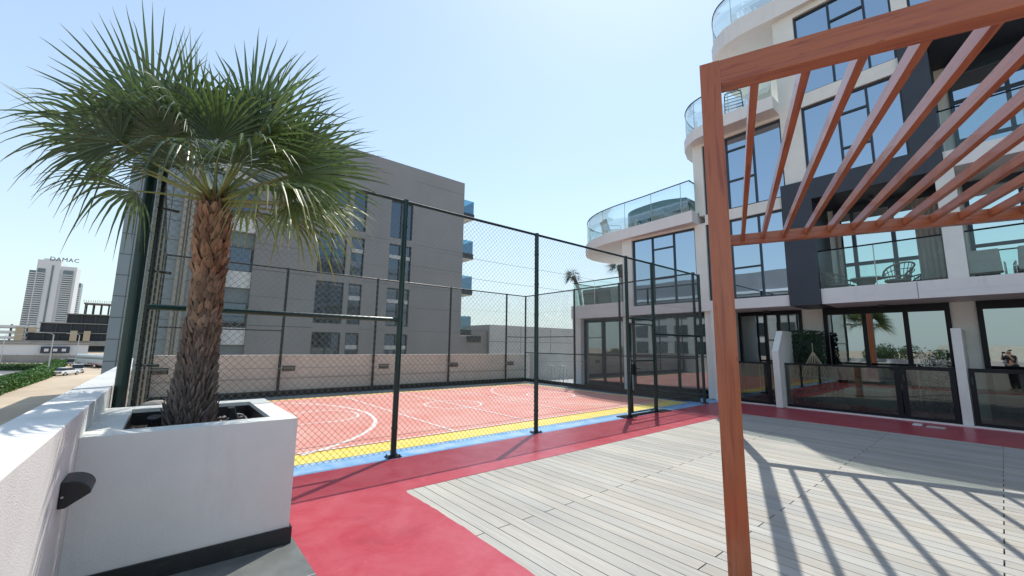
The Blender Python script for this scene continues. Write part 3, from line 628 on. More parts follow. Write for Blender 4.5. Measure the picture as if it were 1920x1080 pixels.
window(AB, XG, -3.2, .24, 6.2, 9.0, (-.72, -2), ((-3.2, .24, 7.95), (-3.2, .24, 6.9)), 'glass_upper', fw_=.08, head=.25)
for (y0, y1) in ((-7, -3.6), (-13, -7.4)):
    for z0, z1 in ((3.23, 5.8), (6.2, 9.0)): window(AB, XG, y0, y1, z0, z1, ((y0+y1)/2,), ((y0, y1, z0+.95),), 'glass_upper', fw_=.08)
window(AB, XG, 3.88, 5.72, .02, 2.82, (4.9, 4.52), (), 'glass_ground', 'frame_black', .09, head=.04, name='sliding_door')
window(AB, XG, .74, 3.34, .02, 2.82, (1.56, 2.41), (), 'glass_ground', 'frame_black', .10, head=.10, name='sliding_door')
window(AB, XG, -3.0, .30, .02, 2.82, (-1.4,), (), 'glass_ground', 'frame_black', .10, head=.10, name='sliding_door')
window(AB, XG, -7.0, -3.4, .02, 2.82, (-5.2,), (), 'glass_ground', 'frame_black', .10, head=.10, name='sliding_door')
window(AB, XG, -13, -7.4, .02, 2.82, (-10,), (), 'glass_ground', 'frame_black', .10, head=.10, name='sliding_door')
window(AB, 13.7, 6.2, 9.05, .02, 2.78, (7.25, 8.15), (), 'glass_ground', 'frame_black', .07, head=.06, name='sliding_door')
window(AB, 13.7, 9.4, 11.43, .02, 2.74, (10.4,), (), 'glass_ground', 'frame_black', .07, head=.06, name='sliding_door')
window(AB, 15.9, 2.9, 3.58, 8.96, 11.4, (), (), 'glass_upper', 'aluminium', .05, name='sliding_door')
for y, z in ((4.75, 2.80), (1.95, 2.80), (-1.3, 2.8)): MB().box(14.6, 14.75, y-.08, y+.08, z-.04, z+.018).build('soffit_light', 'metal_dark', AB)
for y, z in ((1.9, 5.74),): MB().box(14.3, 14.42, y-.05, y+.05, z-.07, z+.02).build('soffit_light', 'metal_dark', AB)
# curtains inside the first-floor niche
def curtain(y0, y1, z0, z1, x=14.86):
    n_ = max(6, int((y1-y0)/.018)); vs = []
    for k2 in range(n_+1):
        y = y0+(y1-y0)*k2/n_; dx = .028*math.sin(k2*1.15)+.01*math.sin(k2*.37); vs += [(x+dx, y, z0), (x+dx*.8, y+.01, z1)]
    MB().add(vs, [(2*k2, 2*k2+2, 2*k2+3, 2*k2+1) for k2 in range(n_)]).build('curtain', 'curtain', AB, smooth=True)
curtain(.66, 1.16, 3.26, 5.6); curtain(2.7, 2.84, 3.26, 5.6)
# glass balustrades with a dark handrail
def balustrade(par, pts, z0, h, gname='glass_clear', inset=0, rail=.02, joints=1.2, skip_base=True):
    bo = MB().tube([(x, y, z0+h) for x, y in pts], rail, 8).build('handrail', 'frame_black', par, smooth=True)
    gm = MB(); vs = []
    for x, y in pts: vs += [(x, y, z0), (x, y, z0+h-.01)]
    gm.add(vs, [(2*k, 2*k+2, 2*k+3, 2*k+1) for k in range(len(pts)-1)]); go = gm.build('glass_panel', gname, bo, smooth=len(pts) > 5)
    so_ = go.modifiers.new('thickness', 'SOLIDIFY'); so_.thickness = .012
    acc = 0; jm = MB()
    for (x0, y0), (x1, y1) in zip(pts, pts[1:]):
        d = math.hypot(x1-x0, y1-y0); nj = 0
        while acc+d > joints:
            t = (joints-acc)/d; x0, y0 = x0+(x1-x0)*t, y0+(y1-y0)*t; d = math.hypot(x1-x0, y1-y0); acc = 0
            jm.tube([(x0, y0, z0), (x0, y0, z0+h-.02)], .011, 4)
        acc += d
    if jm.v: jm.build('glass_edge', 'white_plastic', bo)
def smoothpts(P, n=5):
    out = []
    for i in range(len(P)-1):
        p0, p1, p2, p3 = P[max(i-1, 0)], P[i], P[i+1], P[min(i+2, len(P)-1)]
        for k2 in range(n):
            t = k2/n; out.append(tuple(.5*((2*p1[j])+(-p0[j]+p2[j])*t+(2*p0[j]-5*p1[j]+4*p2[j]-p3[j])*t*t+(-p0[j]+3*p1[j]-3*p2[j]+p3[j])*t**3) for j in (0, 1)))
    return out+[P[-1]]
def inset(P, cx, cy, d): return [(x+(cx-x)*d/math.hypot(cx-x, cy-y), y+(cy-y)*d/math.hypot(cx-x, cy-y)) for x, y in P]
balustrade(AB, [(13.9, 6.32)]+smoothpts(inset(SA[:15], 16, 9.5, .1)), 6.15, 1.08)
balustrade(AB, smoothpts(inset(SM, 15.5, 4.6, .08)), 8.95, 1.03)
balustrade(AB, smoothpts(inset(ST[2:13], 15.8, 3.5, .08)), 12.2, 1.1)
balustrade(AB, [(13.42, .64), (13.42, 2.98)], 3.23, 1.03); balustrade(AB, [(13.42, -3.2), (13.42, .28)], 3.23, 1.03); balustrade(AB, [(13.42, -3.2), (13.42, .44)], 6.2, 1.0)
balustrade(AB, [(17.5, 11.82), (13.44, 11.82), (13.44, 9.27)], 3.34, 1.0, joints=1.3)

# ---- patio partitions and ground-floor glass screens
def partition(y0, y1, prof, label):
    t = thing('partition_wall', (14, y0, 0), label, 'wall', 'white fins between the patios')
    MB().hull([(x, y0, z) for x, z in prof], [(x, y1, z) for x, z in prof]).build('fin', 'white_render', t, bevel=.006)
partition(4.0, 4.16, [(13.05, .012), (13.03, 1.55), (13.5, 2.12), (14.95, 2.12), (14.95, .012)], 'white fin with a slanted front edge left of the ivy screen')
partition(.54, .70, [(13.39, .012), (13.39, 2.11), (14.95, 2.11), (14.95, .012)], 'plain white fin right of the framed glass gate')
partition(-3.3, -3.14, [(13.39, .012), (13.39, 2.11), (14.95, 2.11), (14.95, .012)], 'plain white fin beyond the right edge of the view')
def screen(y0, y1, label, gate=None, X=13.42, h=1.22, posts=()):
    t = thing('glass_screen', (X, y0, 0), label, 'balustrade', 'glass screens along the patios')
    MB().box(X-.025, X+.025, y0, y1, h-.05, h).build('top_rail', 'frame_black', t); MB().box(X-.02, X+.02, y0, y1, .04, .10).build('bottom_rail', 'frame_black', t)
    MB().box(X-.006, X+.006, y0, y1, .10, h-.05).build('glass_panel', 'glass_smoke', t)
    for p_ in posts: MB().box(X-.035, X+.035, p_-.05, p_+.05, .02, h+.01).build('post', 'frame_black', t)
    if gate:
        a, b2 = gate; g_ = MB().box(X-.03, X+.03, a, a+.09, .03, h+.02).box(X-.03, X+.03, b2-.09, b2, .03, h+.02).box(X-.03, X+.03, a+.09, b2-.09, h-.06, h+.02).box(X-.03, X+.03, a+.09, b2-.09, .03, .1).build('gate', 'frame_black', t)
        MB().box(X-.007, X+.007, a+.09, b2-.09, .1, h-.06).build('gate_glass', 'glass_smoke', g_)
        MB().box(X-.07, X-.035, b2-.06, b2-.03, .9, 1.05).build('handle', 'metal_dark', g_)
screen(4.18, 5.7, 'glass screen of the patio left of the ivy, half behind the pergola post', posts=(4.23, 4.4))
screen(1.62, 3.98, 'wide glass screen in front of the ivy and hanging chair, gate at its right', gate=(.72, 1.60), posts=(1.67,))
screen(-2.4, -.5, 'glass screen at the right edge with a framed gate beside the plain fin', gate=(-.5, .52))
tag(MB().box(14.94, 14.968, 3.58, 3.68, 1.98, 2.10).box(14.93, 14.94, 3.605, 3.655, 2.02, 2.06).build('wall_switch', 'frame_black', origin=(14.95, 3.6, 2)), 'small black switch box on the white pier beside the ivy', 'switch')
# ivy screen
iv = thing('ivy_screen', (14.3, 3.6, 0), 'tall screen of dark green artificial ivy on the patio behind glass', 'screen')
MB().box(14.33, 14.37, 3.28, 3.98, .02, 2.05).build('panel', 'frame_black', iv)
lf = MB()
for k in range(3600):
    y = random.uniform(3.2, 4.02); z = random.uniform(.1, 2.16-.1*max(0, 3.6-y)); x = 14.32-random.uniform(0, .10); s_ = random.uniform(.022, .05)
    n3 = Vector((-1, random.uniform(-.8, .8), random.uniform(-.4, .9))).normalized(); u_ = n3.cross(Vector((random.uniform(-1, 1), random.uniform(-1, 1), 1))).normalized(); v_ = n3.cross(u_); c = Vector((x, y, z))
    g0 = random.uniform(.5, 1.6); lf.add([c-u_*s_*.5, c-v_*s_*.6, c+u_*s_*.8, c+v_*s_*.6], [(0, 1, 2, 3)], (.020*g0, .052*g0, .026*g0))
lf.build('leaves', 'small_leaf', iv)
# hanging chair
hc = thing('hanging_chair', (13.9, 3.45, .02), 'macrame hanging chair on a dark arched stand in front of the ivy', 'chair')
MB().tube([(14.0, 3.98, .05), (14.02, 3.95, .7), (14.0, 3.85, 1.3), (13.97, 3.7, 1.72), (13.93, 3.52, 1.84), (13.9, 3.42, 1.78)], .022, 8).tube([(13.9+.42*math.cos(a), 3.6+.42*math.sin(a), .04) for a in [k*.4 for k in range(16)]], .02, 6, closed=True).build('stand', 'metal_dark', hc, smooth=True)
rp = MB(); rp.tube([(13.9, 3.42, 1.78), (13.9, 3.42, 1.52)], .01, 6)
for k in range(16):
    a = k*2*math.pi/16; pr = [(.02, 1.52), (.16, 1.25), (.33, .85), (.38, .6), (.30, .36), (.12, .25)]
    rp.tube([(13.9+r_*math.cos(a+z_*.3), 3.42+r_*math.sin(a+z_*.3), z_) for r_, z_ in pr], .008, 4)
for r_, z_ in ((.33, .85), (.38, .6), (.36, .5), (.30, .36), (.2, .28)): rp.tube([(13.9+r_*math.cos(k*.4), 3.42+r_*math.sin(k*.4), z_) for k in range(16)], .009, 4, closed=True)
for k in range(40):
    a = k*.157; rp.tube([(13.9+.3*math.cos(a), 3.42+.3*math.sin(a), .36), (13.9+.3*math.cos(a), 3.42+.3*math.sin(a), .12+random.random()*.06)], .005, 3)
rp.build('basket', 'rope', hc)
blob(MB(), (13.9, 3.42, .42), .27, 1, 1, .35, jit=.03).build('cushion', 'fabric_beige', hc, smooth=True)
sf = thing('sofa', (14.4, 2.35, .02), 'low cream sofa with white seat on the patio right of the hanging chair', 'sofa')
MB().box(14.0, 14.7, 1.85, 2.85, .12, .42).build('base', 'fabric_beige', sf, bevel=.03); MB().box(13.99, 14.6, 1.87, 2.83, .42, .60).build('seat_cushion', 'white_plastic', sf, bevel=.04)
MB().box(14.6, 14.78, 1.85, 2.85, .42, .85).build('backrest', 'fabric_beige', sf, bevel=.04)
for x_ in (14.05, 14.65):
    for y_ in (1.9, 2.8): MB().tube([(x_, y_, .012), (x_, y_, .12)], .02, 8).build('leg', 'frame_black', sf)
pf = thing('pouf', (13.75, 3.0, .02), 'low round cream pouf between the hanging chair and the sofa', 'stool')
MB().lathe((13.8, 2.98, .012), [(.2, 0), (.27, .03), (.29, .15), (.27, .27), (.2, .31)]).build('seat', 'fabric_beige', pf, smooth=True)
fp_ = thing('flowering_plant', (14.2, 1.15, .02), 'tall pot plant covered in white blossom behind the glass gate', 'plant')
MB().lathe((14.2, 1.15, .012), [(.11, 0), (.15, .02), (.17, .28), (.18, .3), (.15, .3), (.14, .26)]).build('pot', 'frame_black', fp_, smooth=True)
stm = MB(); fl = MB()
for k in range(16):
    a = random.uniform(0, 6.28); e = Vector((14.2+.25*math.cos(a), 1.12+.22*math.sin(a), random.uniform(.8, 1.62))); stm.tube([(14.2, 1.15, .28), ((14.2+e.x)/2, (1.15+e.y)/2, e.z*.65), tuple(e)], [.008, .006, .004], 4)
    for j in range(46):
        c = e+Vector((random.gauss(0, .07), random.gauss(0, .07), random.gauss(-.08, .14))); s_ = random.uniform(.012, .028); n3 = Vector((random.gauss(0, 1), random.gauss(0, 1), random.gauss(0, 1))).normalized(); u_ = n3.orthogonal().normalized()*s_; v_ = n3.cross(u_)
        w_ = random.random() < .93; fl.add([c-u_, c-v_, c+u_, c+v_], [(0, 1, 2, 3)], (.72, .70, .65) if w_ else (.1, .16, .07))
stm.build('stems', 'bark', fp_); fl.build('blossom', 'small_leaf', fp_)
tag(MB().box(12.62, 12.92, 1.28, 1.42, .002, .016).build('floor_tile', 'white_plastic', origin=(12.7, 1.3, 0)), 'loose white tile lying on the red strip by the glass gate', 'tile')
dm = MB().box(12.5, 12.78, .92, 1.2, .002, .008)
for k in range(8): dm.box(12.5+.035*k, 12.515+.035*k, .93, 1.19, .008, .014)
tag(dm.build('drain_cover', 'scrap', origin=(12.6, 1.05, 0)), 'ribbed pale drain cover on the red strip beside the loose white tile', 'drain')

# ---- balcony furniture
def wicker_chair(x, y, z, rz, label):
    t = thing('wicker_chair', (0, 0, 0), label, 'chair', 'wicker chairs on the first-floor balcony')
    MB().lathe((0, 0, .36), [(.24, 0), (.29, .02), (.30, .06), (.27, .08)], 18).build('seat', 'rattan', t)
    bo = MB(); rim = []
    for k in range(15):
        a = R(70+220*k/14); hgt = .14+.30*math.sin(math.pi*k/14)**.7; rr = .34+.07*math.sin(math.pi*k/14)
        rim.append((rr*math.cos(a), rr*math.sin(a), .42+hgt))
        bo.tube([(.28*math.cos(a), .28*math.sin(a), .42), (.32*math.cos(a), .32*math.sin(a), .42+hgt*.5), rim[-1]], .010, 5)
    bo.tube(rim, .024, 7).tube([(.31*math.cos(R(70+220*k/14)), .31*math.sin(R(70+220*k/14)), .50) for k in range(15)], .03, 6)
    bo.tube([(x_*.97, y_*.97, .42+(z_-.42)*.62) for x_, y_, z_ in rim], .012, 5); bo.build('backrest', 'rattan', t)
    for a in (45, 135, 225, 315): MB().tube([(.2*math.cos(R(a)), .2*math.sin(R(a)), .37), (.27*math.cos(R(a)), .27*math.sin(R(a)), 0)], .018, 7).build('leg', 'rattan', t)
    t.location = (x, y, z); t.rotation_euler = (0, 0, R(rz)); t.scale = (.85, .85, .9); return t
wicker_chair(13.95, 2.72, 2.985, 250, 'wicker tub chair at the left of the balcony table, turned away')
wicker_chair(13.98, 1.52, 2.985, 50, 'wicker tub chair at the right of the balcony table, tall back to the right')
tb = thing('wicker_table', (13.95, 2.1, 2.985), 'round wicker table with a glass top between the two balcony chairs', 'table')
MB().lathe((13.95, 2.1, 2.985), [(.24, 0), (.25, .04), (.14, .32), (.2, .42), (.3, .45), (.3, .48)], 20).build('base', 'rattan', tb); MB().lathe((13.95, 2.1, 3.47), [(.32, 0), (.36, .005), (.36, .018), (.32, .02)], 24).build('top', 'glass_clear', tb)
MB().tube([(13.95+.34*math.cos(k*.3), 2.1+.34*math.sin(k*.3), 3.455) for k in range(21)], .016, 6, closed=True).build('rim', 'rattan', tb)
def lounger(x, y, z, rz, label, grp='loungers on the right-hand balcony', seat='fabric_grey'):
    t = thing('deck_chair', (0, 0, 0), label, 'chair', grp)
    MB().hull([(-.22, -.33, .36), (.22, -.33, .30), (.22, .33, .30), (-.22, .33, .36)], [(-.22, -.33, .41), (.22, -.33, .35), (.22, .33, .35), (-.22, .33, .41)]).build('seat', seat, t, bevel=.02)
    MB().hull([(.2, -.33, .33), (.28, -.33, .33), (.28, .33, .33), (.2, .33, .33)], [(.36, -.31, .82), (.42, -.31, .82), (.42, .31, .82), (.36, .31, .82)]).build('backrest', seat, t, bevel=.02)
    for s in (-1, 1): MB().tube([(-.24, .36*s, 0), (-.24, .36*s, .48), (-.2, .36*s, .52), (.3, .36*s, .52), (.34, .36*s, .5)], .014, 7).tube([(.3, .36*s, .5), (.24, .36*s, 0)], .014, 7).build('armrest', 'aluminium', t)
    t.location = (x, y, z); t.rotation_euler = (0, 0, R(rz)); return t
lounger(13.85, -.02+.15, 2.985, 178, 'pale padded balcony chair next to the white pillar'); lounger(13.85, -.72, 2.985, 182, 'pale padded balcony chair nearer the right edge of the picture')
def metal_chair(x, y, z, rz, label, m_='metal_dark'):
    t = thing('slatted_chair', (0, 0, 0), label, 'chair', 'metal chairs on the upper terraces')
    fr = MB().tube([(-.25, -.27, 0), (-.22, -.27, .42), (.2, -.27, .38), (.36, -.24, .9), (.38, -.15, 1.0), (.38, .15, 1.0), (.36, .24, .9), (.2, .27, .38), (-.22, .27, .42), (-.25, .27, 0)], .016, 6); fr.build('frame', m_, t)
    b1 = MB(); [b1.tube([(.2+.16*(k+1)/6+.01, -.25, .38+.58*(k+1)/6), (.2+.16*(k+1)/6+.01, .25, .38+.58*(k+1)/6)], .013, 6) for k in range(6)]; b1.build('backrest', m_, t)
    b1 = MB(); [b1.tube([(-.2+.07*k, -.26, .415-.006*k), (-.2+.07*k, .26, .415-.006*k)], .013, 6) for k in range(6)]; b1.build('seat', m_, t)
    for s in (-1, 1): MB().tube([(.2, .27*s, .38), (.28, .28*s, 0)], .014, 6).build('leg', m_, t)
    t.location = (x, y, z); t.rotation_euler = (0, 0, R(rz)); return t
metal_chair(13.75, 4.95, 8.96, 195, 'dark slatted chair on the second-floor balcony, in full view left of the first slat'); metal_chair(13.75, 5.5, 8.96, 165, 'dark slatted chair on the second-floor balcony, half behind the pergola post')
ch = lounger(14.2, 10.3, 6.155, 150, 'white chair on the curved roof balcony left of the blue plunge pool', 'metal chairs on the upper terraces', 'white_plastic')
pp = thing('plunge_pool', (14.5, 7.9, 6.15), 'plunge pool faced in blue mosaic on the curved roof balcony', 'pool')
po_ = [(13.75, 6.75), (13.42, 7.5), (13.5, 8.6), (13.8, 9.2), (14.4, 9.45), (15.4, 9.3), (15.9, 8.5), (15.9, 6.9)]
MB().prism(smoothpts(po_+[po_[0]])[:-1], 6.152, 6.95).build('basin', 'mosaic', pp)
MB().prism([(14.0, 7.1), (13.85, 7.6), (13.9, 8.4), (14.4, 8.9), (15.3, 8.8), (15.5, 8.2), (15.5, 7.1)], 6.951, 6.96).build('water', 'glass_blue', pp)
def rattan_sofa(x, y, z, L, label, m_='rattan'):
    t = thing('garden_sofa', (x, y, z), label, 'sofa', 'garden sofas on the side terrace')
    MB().box(x-.35, x+.4, y-L/2, y+L/2, z+.05, z+.36).build('base', m_, t, bevel=.02); MB().box(x-.4, x-.22, y-L/2, y+L/2, z+.36, z+.68).build('backrest', m_, t, bevel=.02)
    for s in (-1, 1): MB().box(x-.2, x+.4, y+s*(L/2-.08)-.08, y+s*(L/2-.08)+.08, z+.361, z+.56).build('armrest', m_, t, bevel=.02)
    MB().box(x-.2, x+.36, y-L/2+.18, y+L/2-.18, z+.361, z+.46).build('cushion', 'fabric_grey', t, bevel=.03)
    for k in (-1, 1): MB().box(x-.3, x+.35, y+k*(L/2-.1)-.03, y+k*(L/2-.1)+.03, z, z+.049).build('leg', m_, t)
rattan_sofa(14.0, 10.75, 3.345, 1.4, 'brown rattan garden sofa behind the glass of the side terrace'); rattan_sofa(14.0, 9.75, 3.345, .55, 'small pale grey seat right of the brown sofa on the side terrace', 'fabric_grey')
st_ = thing('bar_stool', (13.15, 12.9, 0), 'pale metal stool beyond the far right corner of the court', 'stool', 'stools beyond the court corner')
MB().lathe((0, 0, .72), [(.15, 0), (.16, .01), (.16, .03)], 14).build('seat', 'aluminium', None).parent = st_
for a in (45, 135, 225, 315): MB().tube([(.13*math.cos(R(a)), .13*math.sin(R(a)), .72), (.2*math.cos(R(a)), .2*math.sin(R(a)), 0)], .012, 6).build('leg', 'aluminium', None).parent = st_
MB().tube([(.18*math.cos(k*.52), .18*math.sin(k*.52), .25) for k in range(12)], .01, 5, closed=True).build('foot_ring', 'aluminium', None).parent = st_
st_.location = (13.55, 13.3, -.01); s2 = copy_tree(st_); s2.location = (13.6, 12.6, -.01); s2['label'] = 'pale metal stool nearer the fence post, right of the other stool'
tag(MB().box(13.3, 19, 14.3, 14.5, -.02, 1.25).box(13.95, 24, 11.9, 14.3, -.3, -.011).build('side_wall', 'pale_grey'), 'low white wall closing the side patio beyond the court', 'wall')

# ================================================================== GREY BUILDING
GB = thing('grey_building', (8, 30, -5), 'grey five-storey building with dark windows behind the ball court', 'building')
YG = 29; GT = 15.7; cells = []
# front wall as strips round the window openings
xs_w = [(7.25, 9.08), (9.41, 10.33), (12.2, 14.0)]
rows = [(9.65, 12.6), (6.33, 9.17), (2.93, 5.78), (-.5, 2.34), (-4.2, -1.0)]
g = MB(); xb = [3.6]+[v for w in xs_w for v in w]+[18.75]
for i in range(0, len(xb), 2): g.box(xb[i], xb[i+1], YG, YG+.6, -5, GT)
for a, b2 in xs_w:
    zz = [-5]
    for z0, z1 in sorted(rows): zz += [z0, z1]
    zz.append(GT)
    for i in range(0, len(zz), 2): g.box(a, b2, YG, YG+.6, zz[i], zz[i+1])
g.box(3.6, 18.75, YG+.6, YG+16, -5, GT); g.build('wall', 'grey_facade', GB)
gw = MB()
for (z0, z1) in rows:
    for (a, b2) in xs_w:
        fr = MB().box(a, b2, YG+.12, YG+.2, z0, z0+.07).box(a, b2, YG+.12, YG+.2, z1-.07, z1).box(a, a+.06, YG+.12, YG+.2, z0+.07, z1-.07).box(b2-.06, b2, YG+.12, YG+.2, z0+.07, z1-.07)
        mid = (a+b2)/2
        if b2-a > 1.2: fr.box(mid-.04, mid+.04, YG+.12, YG+.2, z0+.07, z1-.07)
        f_ = fr.build('window', 'metal_dark', GB)
        if a != 7.25 and -.6 < z0 < 8: MB().box(a+.06, b2-.06, YG+.1, YG+.19, z0+1.72, z0+2.0).build('spandrel', 'pale_grey', f_)
        MB().box(a+.02, b2-.02, YG+.2, YG+.24, z0+.02, z1-.02).build('pane', 'glass_far', f_)
jm = MB()
for z in (14.6, 12.85, 9.4, 6.05, 2.62): jm.box(3.6, 7.25, YG-.004, YG, z-.025, z+.025).box(14.0, 18.75, YG-.004, YG, z-.012, z+.012).box(10.33, 12.2, YG-.004, YG, z-.012, z+.012)
for z in (7.7, 4.4): jm.box(3.6, 7.2, YG-.004, YG, z-.012, z+.012).box(14.05, 18.75, YG-.004, YG, z-.012, z+.012)
jm.build('panel_joints', 'joint_grey', GB)
# panelled wing on the left
MB().box(-2.25, 2.1, YG-.9, YG+50, -5, GT).build('wing_wall', 'grey_panel', GB)
jm = MB(); z = -4.9
for z in [9.16-1.07*k for k in range(-6, 14)]: jm.box(-2.25, 2.1, YG-.905, YG-.9, z-.02, z+.02)
for x in (-1.78, -.5, .78, 1.6): jm.box(x-.02, x+.02, YG-.9075, YG-.9, -5, GT)
jm.build('panel_joints', 'joint_grey', GB)
MB().tube([(.08, YG-1.1, -5), (.08, YG-1.1, 14)], .09, 8).tube([(.42, YG-1.1, -5), (.42, YG-1.1, 14)], .09, 8).tube([(.25, YG-1.05, -5), (.25, YG-1.05, 14)], .05, 8).build('drain_pipes', 'pipe_beige', GB)
# recessed bay with dark bands
MB().box(2.1, 3.6, YG+.5, YG+16, -5, GT-.4).build('bay_wall', 'grey_panel', GB)
for z in (5.85, 2.45, -.95, 9.3, 12.6):
    w_ = MB().box(2.14, 3.55, YG+.40, YG+.5, z, z+1.5).build('window', 'metal_dark', GB); MB().box(2.2, 3.5, YG+.37, YG+.399, z+.06, z+1.44).build('pane', 'glass_far', w_)
    MB().box(2.11, 3.59, YG+.2, YG+.499, z-1.0, z-.002).build('balcony_panel', 'fascia_white', GB)
# balconies on the right corner
for z in (12.75, 9.12, 5.95, 2.45):
    s_ = MB().box(18.76, 20.05, YG+.3, YG+4.3, z-.02, z+.45).build('balcony_slab', 'metal_dark', GB)
    MB().box(18.78, 20.03, YG+.32, YG+4.28, z-.055, z-.021).build('balcony_soffit', 'white_render', s_)
    MB().box(18.78, 19.98, YG+.34, YG+.36, z+.45, z+1.62).box(19.98, 20.0, YG+.34, YG+4.25, z+.45, z+1.62).build('balustrade', 'glass_blue', s_)
# low building to the right
lb = thing('low_building', (26, 34, -5), 'low flat grey building with a blank wall right of the grey block', 'building')
MB().box(24.8, 52, 33, 55, -5, 3.68).build('wall', 'pale_grey', lb); MB().box(20.3, 24.78, 33.3, 50, -5, 3.0).build('stone_wall', 'concrete', lb)
MB().box(22.3, 23.9, 33.2, 33.29, 1.9, 2.5).build('vent', 'metal_dark', lb); jm = MB()
for z in (2.0, .6): jm.box(24.8, 52, 32.99, 33, z-.02, z+.02)
for x in (29, 33.5, 38, 42): jm.box(x-.02, x+.02, 32.985, 33, -5, 3.6)
jm.build('panel_joints', 'joint_grey', lb)

# ================================================================== STREET LEFT
struct(MB().prism([(-27, 60), (-60, 60), (-60, 142), (-22.5, 131.2), (-19.6, 127.0), (-17.6, 118), (-17.2, 103), (-19, 96)], -4.99, -4.94), 'road', 'asphalt')
kb = MB(); ring = smoothpts([(-19.2, 92), (-17.2, 103), (-17.5, 118), (-19.6, 127.2), (-23, 131.6), (-60, 143)])
for a, b2 in zip(ring, ring[1:]): kb.bar((*a, -4.9), (*b2, -4.9), .3, .22)
struct(kb, 'road_kerb', 'kerb')
mk = MB(); ring = smoothpts([(-24, 92), (-21.2, 104), (-21, 114), (-23, 121), (-28, 125), (-60, 133)])
for a, b2 in zip(ring, ring[1:]): mk.bar((*a, -4.93), (*b2, -4.93), .25, .01)
struct(mk, 'road_marking', 'line_white')
struct(MB().prism([(-60, 40), (-16, 40), (-16, 92), (-18, 92), (-18, 60), (-60, 60)], -4.99, -4.96), 'lawn', 'hedge')
def hedge(path, w, h, label):
    t = thing('hedge', (*path[0], -5), label, 'hedge', 'clipped hedges by the road'); mb = MB(); P = smoothpts(path, 8)
    for a, b2 in zip(P, P[1:]):
        L = math.hypot(b2[0]-a[0], b2[1]-a[1]); nn_ = Vector((-(b2[1]-a[1]), b2[0]-a[0], 0))/L
        mb.bar((a[0], a[1], -5+h*.42), (b2[0], b2[1], -5+h*.42), w*.8, h*.8, col=(.02, .045, .012))
        for k in range(int(L*150)):
            t_ = random.random(); o_ = random.uniform(-.5, .5); top = random.random() < .5
            z = -5+h*(random.uniform(.9, 1.06) if top else random.random()); oo = o_*w if top else math.copysign(w/2*random.uniform(.85, 1.1), o_)
            c = Vector((a[0]+(b2[0]-a[0])*t_, a[1]+(b2[1]-a[1])*t_, z))+nn_*oo; s_ = random.uniform(.07, .17); n3 = Vector((random.gauss(0, 1), random.gauss(0, 1), random.gauss(.5, 1))).normalized(); u_ = n3.orthogonal().normalized()*s_; v_ = n3.cross(u_)
            g0 = random.uniform(.6, 1.5); mb.add([c-u_, c-v_, c+u_, c+v_], [(0, 1, 2, 3)], (.05*g0, .12*g0, .022*g0))
    mb.build('foliage', 'small_leaf', t)
hedge([(-15.6, 74), (-15.9, 92), (-16.2, 107), (-17.3, 121), (-19.2, 142), (-21, 162)], 2.6, 1.45, 'long bright green hedge curving from the lower left towards the parked cars')
hedge([(-19.2, 130.5), (-24, 133.5), (-40, 139)], 2.4, 1.5, 'short dark green hedge on the far side of the road')
def car(x, y, rz, label, body='car_white', suv=False, scale=1):
    t = thing('parked_car', (0, 0, 0), label, 'car', 'cars parked beside the hedge'); H = 1.75 if suv else 1.42
    low = [(-2.15, .35), (-2.2, .62), (-2.1, .86), (-1.0 if not suv else -2.0, .95), (1.0, .95), (2.0, .82), (2.2, .6), (2.15, .35)]
    bo = MB().hull([(a, -.88, b2) for a, b2 in low], [(a, .88, b2) for a, b2 in low]).build('body', body, t, bevel=.08)
    cab = [(-2.0 if suv else -1.5, .95), (-1.85 if suv else -1.0, H-.04), (.1, H), (.45, H-.06), (1.15, .95)]
    gl = MB().hull([(a, -.80, b2) for a, b2 in cab], [(a, .80, b2) for a, b2 in cab]).build('windows', 'car_glass', t, bevel=.05)
    rf = [(-1.8 if suv else -.95, H-.045), (-1.78 if suv else -.9, H+.02), (.1, H+.05), (.45, H-.04)]
    MB().hull([(a, -.74, b2) for a, b2 in rf], [(a, .74, b2) for a, b2 in rf]).build('roof', body, t)
    for sx in (-1.35, 1.35):
        for sy in (-.8, .8): w_ = MB().tube([(sx, sy-.1, .34), (sx, sy+.1, .34)], .34, 16).build('wheel', 'tyre', t); MB().tube([(sx, sy-.105, .34), (sx, sy+.105, .34)], .2, 12).build('rim', 'aluminium', w_)
    for sy in (-.65, .65): MB().box(2.12, 2.22, sy-.2, sy+.2, .6, .74).build('headlight', 'glass_clear', t); MB().box(-2.22, -2.12, sy-.18, sy+.18, .64, .8).build('tail_light', 'car_red', t)
    MB().box(-2.23, -2.19, -.26, .26, .45, .57).build('number_plate', 'white_plastic', t)
    t.location = (x, y, -5); t.rotation_euler = (0, 0, R(rz))
car(-13.9, 114.5, 62, 'white saloon parked nearest us at the end of the hedge'); car(-13.2, 122, 95, 'white off-road car parked just behind the white saloon', 'car_white', True)
car(-20.5, 165, 60, 'white car in the distance behind the hedge, leftmost of the parked cars'); car(-18.2, 158, 80, 'silver car between the white off-road car and the far hedge', 'car_silver', True)
def lamp(x, y, h, rz, label):
    t = thing('street_lamp', (x, y, -5), label, 'lamp', 'street lamps by the road'); a = R(rz); dx, dy = math.cos(a), math.sin(a)
    MB().tube([(x, y, -5), (x, y, h-.3)], [.11, .07], 8).build('pole', 'aluminium', t); MB().tube([(x, y, h-.3), (x+dx*.4, y+dy*.4, h), (x+dx*1.5, y+dy*1.5, h+.1)], .05, 6).build('arm', 'aluminium', t)
    c = Vector((x+dx*1.9, y+dy*1.9, h+.1)); MB().bar(c-Vector((dx, dy, 0))*.45, c+Vector((dx, dy, 0))*.45, .28, .12).build('lamp_head', 'aluminium', t)
